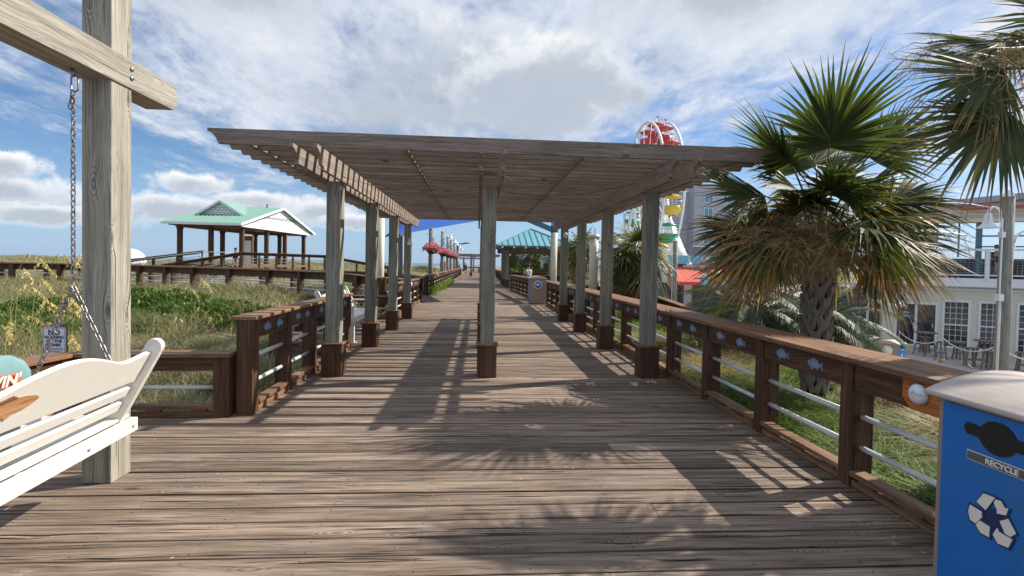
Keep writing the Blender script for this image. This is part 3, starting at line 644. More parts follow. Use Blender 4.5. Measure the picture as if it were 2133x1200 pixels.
for s_, z_, sz in (('NO', .073, .075), ('WALKING', .033, .042), ('ON THE', -.008, .042), ('DUNES', -.049, .042)): text(s_, sz, M['ink'], sp_, (-4.45, 5.602, .69+z_), (1, 0, 0), (0, 0, 1), ext=.001)
m = MB()
for z_, l_ in ((-.075, .09), (-.09, .085), (-.105, .06), (-.12, .07)): m.box(-4.45-l_, -4.45+l_, 5.6015, 5.6035, .69+z_, .69+z_+.005)
m.build('small_print', M['label'], sp_)
# ------------------------------------------------------------------ recycling bins
def roundrect(y0, y1, z0, z1, r, n=4):
    o = []
    for cy_, cz, a0 in ((y1-r, z1-r, 0), (y0+r, z1-r, 90), (y0+r, z0+r, 180), (y1-r, z0+r, 270)):
        for k in range(n+1): a = R_(a0+90*k/n); o.append((cy_+r*math.cos(a), cz+r*math.sin(a)))
    return o
rb = thing('recycling_bin', 'blue and taupe recycling bin close to the camera at the right railing', 'recycling bin', (0, 0, 0), 0, 'blue recycling bins')
m = MB(); m.box(-.335, .335, -.275, .275, .02, 1.05); m.build('body', M['taupe'], rb, True, .012)
arc = [(-.375+.75*k/16, 1.065+.09*math.sin(math.pi*k/16)**.9) for k in range(17)]
m = MB(); m.prism([(-.375, 1.045)]+arc+[(.375, 1.045)], (0, 0, 0), (1, 0, 0), (0, 0, 1), .63); m.build('lid', M['lid'], rb, True, .008)
m = MB(); m.prism([(-.24, .06), (.24, .06), (.24, 1.03), (-.24, 1.03)], (-.338, 0, 0), (0, -1, 0), (0, 0, 1), .012)
pn = m.build('blue_panel', M['blue'], rb, True)
Uy, Uz = Vector((0, -1, 0)), Vector((0, 0, 1))
sl_ = [(-.14, .95), (-.125, .922), (-.075, .922)]+[(.075*math.cos(R_(a)), .94+.068*math.sin(R_(a))) for a in range(200, 341, 20)]+[(.075, .912), (.14, .912), (.17, .935), (.15, .962), (.075, .962)]+[(.075*math.cos(R_(a)), .94+.068*math.sin(R_(a))) for a in range(20, 161, 20)]+[(-.075, .968), (-.125, .972)]
m = MB(); m.prism(sl_, (-.3455, 0, 0), Uy, Uz, .004); m.build('slot', M['black'], pn, True)
m = MB(); m.prism(roundrect(-.122, .122, .816, .856, .003), (-.3455, 0, 0), Uy, Uz, .003); m.build('name_plate', M['symw'], pn, True)
m = MB(); m.prism(roundrect(-.119, .119, .819, .853, .003), (-.3475, 0, 0), Uy, Uz, .003); m.build('name_plate_face', M['label'], pn, True)
text('RECYCLE', .031, M['symw'], rb, (-.3495, -.022, .826), Uy, Uz, ext=.0012)
SYM = [[(-.07, .654), (-.043, .701), (.003, .704), (-.032, .637)], [(-.001, .682), (.005, .698), (.026, .702), (.041, .681), (.054, .685), (.047, .655), (.013, .645), (.012, .660)],
       [(-.103, .597), (-.097, .628), (-.048, .623), (-.045, .601), (-.070, .562), (-.094, .566)], [(-.070, .557), (-.054, .582), (-.013, .578), (-.014, .534), (-.048, .534)],
       [(.000, .554), (.016, .588), (.022, .577), (.074, .573), (.060, .533), (.020, .528)], [(.024, .620), (.055, .645), (.086, .602), (.066, .579), (.046, .582)]]
def arrows(off, mt, nm, par, fat=0.):
    m = MB()
    for q in SYM:
        mx, my = sum(a for a, b in q)/len(q), sum(b for a, b in q)/len(q); R0 = max(math.hypot(a-mx, b-my) for a, b in q)
        m.prism([(mx+(a-mx)*(1+fat/R0), my+(b-my)*(1+fat/R0)) for a, b in q], (off, 0, 0), Uy, Uz, .003)
    return m.build(nm, mt, par, True)
m = MB(); m.prism([(-.005+.045*math.cos(R_(a)), .612+.045*math.sin(R_(a))) for a in range(0, 360, 20)], (-.3453, 0, 0), Uy, Uz, .003); m.build('symbol_backing', M['navy'], pn, True); arrows(-.3465, M['navy'], 'symbol_outline', pn, .010)
arrows(-.3485, M['symw'], 'recycling_symbol', pn)
m = MB(); m.lathe((0, -.279, .80), [(.165, .004), (.165, -.006), (.15, -.012), (.135, -.008), (0, -.008)], 32, axis='Y'); bd = m.build('round_badge', M['symw'], rb, True)
m = MB(); m.lathe((0, -.290, .80), [(.128, 0), (.128, -.003), (0, -.003)], 32, axis='Y'); m.build('badge_face', M['shopblue'], bd, True)
m = MB(); m.prism([(q[0]*.17, .80+q[1]*.17) for q in FISH], (0, -.2945, 0), (1, 0, 0), (0, 0, 1), .003); m.build('badge_emblem', M['symw'], bd, True)
m = MB(); m.lathe((0, .279, .80), [(.165, -.004), (.165, .006), (0, .008)], 32, axis='Y'); m.build('round_badge', M['symw'], rb, True)
rb.location = (2.438, 1.862, 0)
dup(rb, (2.47, 20.7, 0), 0, 'taupe recycling bin with round badge standing against the right railing under the cream column')
dup(rb, (15.1, 17.3, -2.02), R_(118), 'blue fronted recycling bin down on the patio behind the fan palm')
dup(rb, (15.2, 18.7, -2.02), R_(118), 'recycling bin with a pale lid further back on the patio')
dup(rb, (.3, 92, 0), R_(90), 'tiny blue bin at the far end of the boardwalk')
# ------------------------------------------------------------------ rail light
rl = thing('rail_light', 'round white wall light on an orange board under the rail cap', 'light', (2.77, 2.8, .84), 0)
m = MB(); m.prism([(-.27, .96-.84), (-.27, .80-.84), (-.20, .735-.84), (.20, .735-.84), (.27, .80-.84), (.27, .925-.84), (-.27, .925-.84)][1:], (2.768, 2.79, .84), (0, -1, 0), (0, 0, 1), .018); m.build('backing_board', M['orange'], rl, bevel=.003)
m = MB(); m.lathe((2.757, 2.925, .845), [(.062, 0), (.062, -.014), (.056, -.03), (.036, -.042), (0, -.046)], 28, axis='X'); m.build('housing', M['signw'], rl)
m = MB()
for i in range(9):
    a = math.pi*i/8*.92+.12
hood = []
for i in range(13):
    th = math.pi*i/12
    for j in range(5):
        ph = math.pi/2*j/4; hood.append((2.754-.046*math.sin(ph)-.0, 2.925+.066*math.cos(th)*math.cos(ph*.9), .848+.066*math.sin(th)*math.cos(ph*.9)))
m.v = [Vector(v)[:] for v in hood]
for i in range(12):
    for j in range(4): a = i*5+j; m.quadf((a, a+1, a+6, a+5), [(0, 0)]*4, 0, True)
ho = m.build('hood', M['signw'], rl); sm = ho.modifiers.new('s', 'SOLIDIFY'); sm.thickness = .003
# ------------------------------------------------------------------ palms
class Leafs(MB):
    def strip(s, pts, side, wid, u0, u1, age, rnd, fold=0.):
        """ribbon along pts; side: list of side vectors; wid: list of half widths"""
        b = len(s.v); n = len(pts)
        for p, sd, w_ in zip(pts, side, wid):
            s.v.append(tuple(p-sd*w_)); s.v.append(tuple(p+sd*w_))
        for i in range(n-1):
            a = u0+(u1-u0)*i/(n-1); c = u0+(u1-u0)*(i+1)/(n-1)
            s.quadf((b+2*i, b+2*i+1, b+2*i+3, b+2*i+2), [(a, age), (a, age), (c, age), (c, age)], rnd)
def fan_leaf(m, pm, hub0, dirn, Lp, Lb, age, rng, droop=.25, nseg=46, span=205, arch=.0, tw=0., wmul=1.):
    """petiole from hub0 along dirn, then a fan blade"""
    d = Vector(dirn).normalized(); up_ = Vector((0, 0, 1)); sd = d.cross(up_)
    if sd.length < .05: sd = Vector((1, 0, 0))
    sd.normalize(); nr = sd.cross(d).normalized()
    if tw: q = Matrix.Rotation(tw, 3, d); sd = q@sd; nr = q@nr
    P = []
    for k in range(6):
        t = k/5; P.append(Vector(hub0)+d*Lp*t-up_*Lp*(.18+droop*.3)*t*t)
    pm.path(P, [.017-.008*k/5 for k in range(6)], 4, rnd=rng.random())
    hub = P[-1]; dd = (P[-1]-P[-2]).normalized(); nr = (nr-dd*nr.dot(dd)).normalized(); sd = dd.cross(nr)*-1; sd = nr.cross(dd)
    for k in range(nseg):
        th = R_((k/(nseg-1)-.5)*span)+rng.uniform(-.03, .03); q = abs(th)/R_(span/2)
        L = Lb*(1-.28*q*q)*rng.uniform(.86, 1.06)
        # costa: leaf folds down along its midrib
        hub_k = hub+dd*Lb*.22*(1-q)*.6-nr*Lb*.05*(1-q)
        v = (dd*math.cos(th)+sd*math.sin(th)).normalized(); v = (v-nr*(.10+.22*q)-nr*arch).normalized()
        s2 = (v.cross(nr)).normalized(); rl_ = rng.uniform(-.5, .5); s2 = (s2*math.cos(rl_)+nr*math.sin(rl_)).normalized()
        st_ = [0, .22, .42, .62, .8, 1.0]; W0 = Lb*.030*wmul; ww = [W0*.25, W0*.95, W0*1.0, W0*.6, W0*.3, W0*.04]
        dr = droop*rng.uniform(.5, 1.8)+(.25 if rng.random() < .07 else 0); pts = []
        for t in st_: pts.append(hub_k+v*L*t-up_*L*dr*(t**2.3)*.55-up_*L*.05*max(0, t-.6)*rng.uniform(0, 3))
        m.strip(pts, [s2]*6, ww, 0, 1, age, rng.random())
def twig(m, p, d, L, r, depth, rng, spread=.7, nb=6):
    pts = [Vector(p)]; dd = Vector(d).normalized(); seg = 5
    for k in range(seg):
        dd = (dd+Vector((rng.gauss(0, .10), rng.gauss(0, .10), rng.gauss(-.05, .08)))).normalized(); pts.append(pts[-1]+dd*L/seg)
    m.path(pts, [r*(1-.6*i/seg) for i in range(seg+1)], 3, caps=False, rnd=rng.random())
    if depth:
        for k in range(nb):
            t = (k+1)/(nb+.5); i = min(int(t*seg), seg-1); q = pts[i].lerp(pts[i+1], t*seg-i)
            a = Vector((rng.gauss(0, 1), rng.gauss(0, 1), rng.gauss(0, .8))).normalized()
            twig(m, q, (dd*.6+a*spread).normalized(), L*(.5 if depth > 1 else .38)*rng.uniform(.6, 1.2), r*.6, depth-1, rng, spread, max(3, nb-1))
def fix_tube_uv(m, age):
    m.uv = [(.2, age)]*len(m.uv)
def boots(m, base, h0, h1, r, rng, rows=None, n=6):
    base = Vector(base); rows = rows or int((h1-h0)/.135)
    for i in range(rows):
        z = h0+(h1-h0)*i/rows
        for k in range(n):
            th = 2*math.pi*(k+.5*(i % 2))/n+rng.uniform(-.08, .08)+i*.07; out = Vector((math.cos(th), math.sin(th), 0)); tg = Vector((-out.y, out.x, 0))
            for sgn in (-1, 1):
                # a leaf base splits in two prongs that cross their neighbours'
                L = rng.uniform(.24, .31); a = base+Vector((0, 0, z))+out*r*.93
                pts = []; 
                for t in (0, .35, .7, 1.): 
                    th2 = th+sgn*(.10+.62*t*(L/.27)); o2 = Vector((math.cos(th2), math.sin(th2), 0)); pts.append(base+o2*(r*(1.03+.16*t+.22*t*t))+Vector((0, 0, z+L*t)))
                b = len(m.v); rn = rng.random(); wv = [.044, .033, .027, .020]
                for j, p in enumerate(pts):
                    T = (pts[min(j+1, 3)]-pts[max(j-1, 0)]).normalized(); o3 = (p-base); o3.z = 0; o3.normalize(); S = T.cross(o3).normalized()
                    for (su, so) in ((-1, -.010), (1, -.010), (.8, .014), (-.8, .014)): m.v.append(tuple(p+S*wv[j]*su+o3*so))
                for j in range(3):
                    for q in range(4): q2 = (q+1) % 4; m.quadf((b+4*j+q, b+4*j+q2, b+4*j+4+q2, b+4*j+4+q), [(0, 0)]*4, rn)
                m.quadf((b+12, b+13, b+14, b+15), [(0, 0)]*4, rn)
def fan_palm(name, label, x, y, H, Lb, n, rng, zb=None, trunk_r=.155, boot0=.35, stalks=0, nseg=46, Lp=.75, detail=True, dead=.35, group='fan palms', elmin=-62, extra=(), clear=None, bootsn=6, rotz=0., wmul_=1.):
    zb = float(hgt(x, y)) if zb is None else zb
    t = thing(name, label, 'palm tree', (x, y, zb), group=group); B = Vector((x, y, zb)); topz = H
    m = MB(); m.path([B+Vector((0, 0, -.2)), B+Vector((.01, 0, topz*.3)), B+Vector((.0, .02, topz*.7)), B+Vector((0, 0, topz))], [trunk_r*1.05, trunk_r*.9, trunk_r*.95, trunk_r*.9], 14)
    m.build('trunk', M['trunk'], t)
    m = MB(); boots(m, B, boot0, topz-.02, trunk_r, rng, n=bootsn, rows=None if detail else max(3, int((topz-boot0)/.2))); m.build('leaf_bases', M['boot'], t)
    lv = Leafs(); pt_ = MB(); crown = B+Vector((0, 0, topz))
    for i in range(n):
        f = (i+.5)/n; el = R_(84-(84-elmin)*f**.92); a = i*2.39996+rotz+rng.uniform(-.15, .15)
        d = Vector((math.cos(a)*math.cos(el), math.sin(a)*math.cos(el), math.sin(el)))
        if clear and clear(d): continue
        age = max(0, (f-(1-dead))/dead)*.75*rng.uniform(.6, 1.25)+rng.uniform(.02, .36)
        fan_leaf(lv, pt_, crown-Vector((0, 0, .30*f)), d, Lp*rng.uniform(.75, 1.1)*(1-.15*f), Lb*rng.uniform(.85, 1.08), age, rng, droop=.12+.5*f+.25*rng.random(), nseg=nseg, tw=rng.uniform(-.5, .5), arch=rng.uniform(0, .2), wmul=wmul_)
    for (d, lp, lb, age, dr, tw) in extra: fan_leaf(lv, pt_, crown, d, lp, lb, age, rng, droop=dr, nseg=nseg, tw=tw, wmul=wmul_)
    lv.build('crown', M['palm'], t, fixn=False); fix_tube_uv(pt_, .35); pt_.build('leaf_stems', M['palm'], t, fixn=False)
    for k in range(stalks):
        a = k*2.39996+rotz*2+.8; m = MB(); d = Vector((math.cos(a), math.sin(a), rng.uniform(.15, .5)))
        p = crown; L = Lb*1.15; prev = [p]; dd = d.normalized()
        for q in range(7): dd = (dd+Vector((0, 0, -.16))).normalized(); prev.append(prev[-1]+dd*L/6)
        m.path(prev, .012, 4)
        for q in range(2, 8):
            for r_ in range(3 if detail else 2): twig(m, prev[q], dd+Vector((rng.gauss(0, .8), rng.gauss(0, .8), rng.gauss(-.1, .6))), Lb*.5, .0045, 2 if detail else 1, rng, .8, 6)
        fix_tube_uv(m, rng.uniform(0, .5)); m.build('flower_stalk', M['palmtan'], t, fixn=False)
    return t
rg = random.Random(11)
EX1 = [((-.08, -.2, 1), 1.45, 1.15, .04, .06, 0), ((.34, -.12, .95), 1.45, 1.1, .12, .06, .5), ((-.42, -.15, .95), 1.35, 1.05, .10, .08, -.4), ((-.72, -.1, .7), 1.15, 1.0, .16, .12, -.8), ((.15, .3, 1), 1.4, 1.1, .1, .06, .2), ((-.25, -.55, .75), .95, .8, .2, .15, -.2), ((.75, -.2, .75), 1.05, .95, .12, .15, .9),
       ((.2, -.75, .55), .75, .75, .28, .2, .2), ((-.35, -.5, .6), .9, .7, .25, .2, -.4), ((-.95, -.1, .42), 1.0, .85, .36, .25, -.9), ((-.9, -.45, .30), .9, .9, .6, .3, -1.), ((-.85, .2, .1), .8, .8, .7, .35, -.8),
       ((-.75, -.6, .32), .75, .66, .78, .28, -.8), ((.05, -1, .1), .3, .42, .85, .5, .1), ((.8, -.3, .42), .75, 1.0, .44, .22, .9), ((.95, .0, .32), .95, 1.05, .5, .22, .8), ((.9, .35, .15), .9, 1.0, .5, .3, .9), ((.85, -.1, .0), .65, .92, .55, .3, .9),
       ((.68, -.7, .22), .6, .72, .62, .3, .8), ((-.3, .8, .5), .9, .9, .2, .2, 0), ((.4, .8, .3), .9, .95, .3, .3, .3), ((-.2, .9, 0), .8, .9, .6, .4, 0), ((.6, .6, .8), 1., .95, .1, .1, .3)]
P1 = fan_palm('fan_palm', 'large fan palm just outside the right railing with green top and brown drooping skirt', 4.38, 6.2, 2.28, 1.0, 9, rg, zb=-.3, stalks=0, nseg=50, Lp=1.12, elmin=40, wmul_=.86, dead=.12, extra=EX1, trunk_r=.135, rotz=.5)
crown1 = Vector((4.38, 6.2, 1.98))
for k, (dx1, dy1, dz1, L1) in enumerate([(-.9, -.3, .62, 1.0), (-.8, -.5, .5, .85), (-.5, -.75, .5, .7), (-1, -.1, .75, 1.15), (-.95, -.45, .3, .8), (-.2, -.8, .5, .55), (.9, -.1, .75, 1.15), (1, .2, .8, 1.35), (.6, .5, .7, 1.), (-.6, -.4, .2, .7), (.3, .8, .6, .9)]):
    m = MB(); prev = [crown1]; dd = Vector((dx1, dy1, dz1)).normalized()
    for q in range(8): dd = (dd+Vector((0, 0, -.13))).normalized(); prev.append(prev[-1]+dd*L1/7)
    m.path(prev, .011, 4)
    for q in range(3, 9):
        for r_ in range(5): twig(m, prev[q], dd*.5+Vector((rg.gauss(0, .9), rg.gauss(0, .9), rg.gauss(-.1, .6))), rg.uniform(.30, .52), .0075, 2, rg, .9, 8)
    fix_tube_uv(m, rg.uniform(0, .3)); m.build('flower_stalk', M['palmtan'], P1, fixn=False)
rg = random.Random(5)
EX2 = [((-1, -.05, .26), .95, .78, .12, .05, -1.0), ((-1, -.1, -.12), .9, .80, .36, .18, -1.05), ((-.8, .3, .8), .85, .75, .1, .1, -.6)]
P2 = fan_palm('fan_palm', 'nearest fan palm reaching in from the top right corner of the frame', 5.1, 3.85, 3.5, .85, 20, rg, zb=-.3, stalks=0, nseg=50, Lp=.85, dead=.3, elmin=12, rotz=1.1, extra=EX2, clear=lambda d: d.x < -.12 or (d.y > .05 and d.z < .8))
for k, (dx1, dy1, dz1) in enumerate([(-.8, -.2, .45), (-.75, .3, .75), (-.6, 0, .1)]):
    m = MB(); prev = [Vector((5.1, 3.85, 3.2))]; dd = Vector((dx1, dy1, dz1)).normalized()
    for q in range(8): dd = (dd+Vector((0, 0, -.1))).normalized(); prev.append(prev[-1]+dd*1.1/7)
    m.path(prev, .012, 4)
    for q in range(2, 9):
        for r_ in range(3): twig(m, prev[q], dd*.5+Vector((rg.gauss(0, .9), rg.gauss(0, .9), rg.gauss(-.1, .6))), .36, .0045, 2, rg, .9, 5)
    fix_tube_uv(m, .55); m.build('flower_stalk', M['palmtan'], P2, fixn=False)
rg = random.Random(8)
P3 = fan_palm('fan_palm', 'green fan palm behind the right row of pergola posts', 5.0, 15.6, 2.35, .95, 34, rg, nseg=26, stalks=2, detail=False, Lp=.6, dead=.35, elmin=-65, boot0=.5, trunk_r=.17)
for i, (x, y, H, sc, lab, dd) in enumerate([(5.0, 24, 2.9, 1., 'fan palm behind the short cream column with the cap', .4), (5.9, 30, 3.0, 1., 'yellowing fan palm right of the tall cream column', .6), (5.2, 46, 3.0, 1.2, 'yellowish fan palm seen through the blue roofed gazebo', .7),
                                        (7.5, 47, 3.6, 1.2, 'browning fan palm behind the gazebo and seated visitor', .8), (7.6, 36, 3.6, 1.1, 'fan palm to the right of the blue roofed gazebo', .4), (3.6, 52, 3.0, 1.2, 'small green fan palm past the gazebo posts', .3)]):
    rg = random.Random(20+i)
    fan_palm('fan_palm', lab, x, y, H, .9*sc, 26, rg, nseg=16, stalks=0, detail=False, Lp=.6, dead=dd, elmin=-70, boot0=.8)
src_ = [o for o in C.objects if o.name.startswith('fan_palm') and not o.parent][-6:]
for i, (x, y, rz, sc, lab) in enumerate([(4.4, 45.5, 1., .95, 'straw coloured fan palm directly behind the gazebo posts'), (6.4, 45, 2., .9, 'low fan palm in the middle of the gazebo opening'), (8.6, 44.6, .5, 1.1, 'fan palm at the right edge of the gazebo opening'), (5.6, 33.5, 2.6, .85, 'short fan palm in front of the gazebo beside the seated visitor'), (7.6, 27, 1.7, 1., 'bushy fan palm beyond the short cream column')]):
    dup(src_[i % 6], (x, y, -.45 if y > 30 else float(hgt(x, y))-.2), rz, lab, scale=sc)
def feather_palm(label, x, y, H, L, n, rng, zb):
    t = thing('feather_palm', label, 'palm tree', (x, y, zb), group='feather palms'); B = Vector((x, y, zb)); top = B+Vector((0, 0, H))
    m = MB(); m.path([B-Vector((0, 0, .2)), B+Vector((0, 0, H*.5)), top], [.3, .24, .22], 12); m.build('trunk', M['trunk'], t)
    m = MB(); boots(m, B, .2, H, .24, rng, rows=6, n=8); m.build('leaf_bases', M['boot'], t)
    lv = Leafs(); st_ = MB()
    for i in range(n):
        f = (i+.5)/n; el = R_(78-105*f); a = i*2.39996; d = Vector((math.cos(a)*math.cos(el), math.sin(a)*math.cos(el), math.sin(el)))
        pts = [top-Vector((0, 0, .1*f))]; dd = d.copy(); N_ = 22
        for k in range(N_): dd = (dd-Vector((0, 0, .030+.045*f+.02*k/N_))).normalized(); pts.append(pts[-1]+dd*L/N_)
        st_.path(pts[::3], [.014*(1-.7*k/8) for k in range(len(pts[::3]))], 3, caps=False)
        for k in range(4, N_+1):
            T = (pts[k]-pts[k-1]).normalized(); sd = T.cross(Vector((0, 0, 1))).normalized(); nr = sd.cross(T)
            for j in (0, .5):
                q = pts[k-1].lerp(pts[k], j)
                for sg_ in (-1, 1):
                    ll = L*.30*math.sin(math.pi*min(1, .15+.85*k/N_))**.6*rng.uniform(.8, 1.1)+.05
                    v = (T*.75+sd*sg_*.75+nr*(.45)).normalized(); S = T
                    p4 = [q+v*ll*s_-Vector((0, 0, 1))*ll*.55*s_**2.2 for s_ in (0, .4, .75, 1)]
                    lv.strip(p4, [(S-v*S.dot(v)).normalized()]*4, [.006, .010, .007, .001], 0, 1, .1+.75*max(0, f-.55)/.45*rng.random()+.15*rng.random(), rng.random())
    lv.build('crown', M['pindo'], t, fixn=False); fix_tube_uv(st_, .3); st_.build('leaf_stems', M['pindo'], t, fixn=False)
feather_palm('grey green feather palm left of the big fan palm trunk', 5.75, 9.9, 1.55, 1.75, 40, random.Random(2), -.75)
feather_palm('silvery feather palm right of the big fan palm trunk', 7.15, 9.9, 1.75, 1.55, 34, random.Random(3), -1.15)
feather_palm('small feather palm furthest back, at the foot of the patio slope', 6.6, 12.9, 1.3, 1.4, 24, random.Random(4), -.5)
# ------------------------------------------------------------------ grass fields (numpy)
def blades(name, xy, h, lean, wd, mat, label=None, cat=None, age=None, bend=.5, kind='stuff', ldir=None, zoff=0., z=None, group=None, parent=None):
    n = len(xy); rnd = NP.random(n); az_ = NP.random(n)*2*np.pi if ldir is None else ldir+NP.normal(0, .9, n)
    hh = h*(.55+.6*NP.random(n)); ln = lean*hh*(.3+NP.random(n)*1.1); zb = (hgt(xy[:, 0], xy[:, 1]) if z is None else z)+zoff
    dx_, dy_ = np.cos(az_), np.sin(az_); fa = NP.random(n)*np.pi; sx, sy = np.cos(fa), np.sin(fa)
    V = []
    for t, wk in ((0, 1.), (.45, .85), (.8, .5), (1., .05)):
        off = ln*t**1.8; zz_ = zb+hh*(t-bend*.5*t**3*np.minimum(1, lean*1.2)); w_ = wd*wk*(.7+.6*rnd)
        cx, cy_ = xy[:, 0]+dx_*off, xy[:, 1]+dy_*off
        V += [np.stack([cx-sx*w_, cy_-sy*w_, zz_], 1), np.stack([cx+sx*w_, cy_+sy*w_, zz_], 1)]
    V = np.stack(V, 1).reshape(-1, 3).astype(np.float32); b = (np.arange(n)*8)[:, None]
    Fc = np.stack([b+np.array([0, 1, 3, 2]), b+np.array([2, 3, 5, 4]), b+np.array([4, 5, 7, 6])], 1).reshape(-1, 4)
    me = bpy.data.meshes.new(name); me.vertices.add(len(V)); me.vertices.foreach_set('co', V.ravel()); nf = len(Fc)
    me.loops.add(nf*4); me.loops.foreach_set('vertex_index', Fc.ravel().astype(np.int32)); me.polygons.add(nf)
    me.polygons.foreach_set('loop_start', (np.arange(nf)*4).astype(np.int32)); me.polygons.foreach_set('loop_total', np.full(nf, 4, np.int32))
    ag = NP.random(n)*.5 if age is None else np.clip(age+NP.normal(0, .15, n), 0, 1)
    us = np.array([[0, 0, .45, .45], [.45, .45, .8, .8], [.8, .8, 1, 1]]).ravel()
    U = np.zeros((n, 12, 2), np.float32); U[:, :, 0] = us; U[:, :, 1] = ag[:, None]
    uvl = me.uv_layers.new(name='UVMap'); uvl.data.foreach_set('uv', U.ravel())
    at = me.attributes.new('rnd', 'FLOAT', 'FACE'); at.data.foreach_set('value', np.repeat(rnd, 3).astype(np.float32))
    me.update(calc_edges=True); me.materials.append(mat); o = bpy.data.objects.new(name, me); C.objects.link(o)
    if parent: o.parent = parent
    if kind: o['kind'] = kind
    if label: o['label'] = label
    if cat: o['category'] = cat
    return o
def scatter(n, x0, x1, y0, y1, clump=0, cr=.3, dens=None):
    if clump:
        k = max(1, n//clump); cx = NP.uniform(x0, x1, k); cy_ = NP.uniform(y0, y1, k)
        xy = np.stack([np.repeat(cx, clump), np.repeat(cy_, clump)], 1)+NP.normal(0, cr, (k*clump, 2))
    else: xy = np.stack([NP.uniform(x0, x1, n), NP.uniform(y0, y1, n)], 1)
    if dens is not None: xy = xy[NP.random(len(xy)) < dens(xy[:, 0], xy[:, 1])]
    return xy
def offdeck(x, y):
    """1 where grass may stand: not on decks, roughly inside the view to the left"""
    a = (x < -2.6) & ~((y < 5.45) & (x > -4.5)) & ~((y > 9.1) & (y < 14.6) & (x > -3.75)) & ~((y > 20.7) & (y < 25.3) & (x > -4.7))
    near = np.interp(-x, [2.95, 5.1, 8.6, 12.8, 16.2, 20.6, 32], [15.9, 18.6, 21.4, 23.6, 25.3, 26.3, 24]); farr = np.interp(-x, [2.6, 4.7, 6.3, 9.9, 14, 17.2, 21, 32], [25.1, 24.6, 21.6, 23.9, 26.1, 27.8, 28.8, 26.5])
    on = (x < -2.7) & (y > near-.12) & (y < farr+.12)
    view = (x > -1.12*y-3.5)
    return (a & ~on & view).astype(float)
shr = lambda x, y: ((((x+9.6)/4.0)**2+((y-14.2)/2.0)**2) > 1)*offdeck(x, y)
patch = lambda x, y: .5+.5*np.sin(x*1.1+np.sin(y*.9)*2)*np.sin(y*.8+x*.3)
gap = lambda x, y: shr(x, y)*(.22+.78*(np.sin(x*2.1+np.sin(y*1.7)*1.5)*np.sin(y*1.9+np.sin(x)*1.2) > -.45))
xy1 = scatter(105000, -16, -2.5, .5, 13.5, 40, .11, gap)
blades('dune_grass_near', xy1, .36+.32*patch(xy1[:, 0], xy1[:, 1]), .8, .0042, M['dune'], 'tangled tan and green dune grass left of the boardwalk', 'grass', age=.12+.38*patch(xy1[:, 0]+3, xy1[:, 1]))
xy2 = scatter(90000, -36, -2.5, 13, 31, 22, .2, shr)
blades('dune_grass_middle', xy2, .5+.25*patch(xy2[:, 0], xy2[:, 1]), .7, .009, M['dune'], 'dune grass in front of the dune walkway', 'grass', age=.12+.36*patch(xy2[:, 0]+3, xy2[:, 1]))
xy3 = scatter(70000, -95, -2.6, 26, 85, 16, .4, lambda x, y: offdeck(x, y)*(y > 25))
blades('dune_grass_far', xy3, .6, .6, .022, M['dune'], 'far dune grass running out to the sea', 'grass', age=.28)
# low green shrub mat
n = 26000; th = NP.random(n)*2*np.pi; rr_ = np.sqrt(NP.random(n))*(1+.12*np.sin(th*5)+.1*np.sin(th*9)); X_ = -9.6+4.15*rr_*np.cos(th); Y_ = 14.2+2.2*rr_*np.sin(th)
X_ += NP.normal(0, .1, n); zt = hgt(X_, Y_)+.05+.5*NP.random(n)**.6*np.sqrt(np.clip(1.15-rr_, 0.02, 1))*(1+.25*np.sin(X_*4)*np.sin(Y_*5))
sh = blades('ground_cover_shrub', np.stack([X_, Y_], 1), .13, .7, .028, M['shrub'], 'bright green low shrub mat spreading over the dune behind the swing post', 'shrub', age=.05, z=zt, kind=None)
n = 9000; X_ = NP.uniform(-13.5, -8.6, n); Y_ = NP.uniform(10.2, 12.2, n)
sh = blades('ground_cover_shrub', np.stack([X_, Y_], 1)+NP.normal(0, .3, (n, 2)), .12, .7, .022, M['shrub'], 'patch of darker green leaves among the dune grass left of the swing post', 'shrub', age=.22, z=hgt(X_, Y_)+.4*NP.random(n), kind=None)
# weeds along the left deck edge and green bushes beyond
xy = scatter(1500, -2.5, -2.15, 25.3, 44, 40, .12); blades('edge_weeds', xy, .22+.4*NP.random(len(xy))**2, .5, .014, M['lush'], 'tall green weeds growing through the left railing beyond the alcove', 'weeds', age=.05, z=np.zeros(len(xy)))
xy = scatter(8000, -6.5, -2.7, 26.5, 40, 30, .35); blades('roadside_grass', xy, 1.0, .5, .02, M['lush'], 'green bushy grass around the foot of the flower basket posts', 'grass', age=.1)
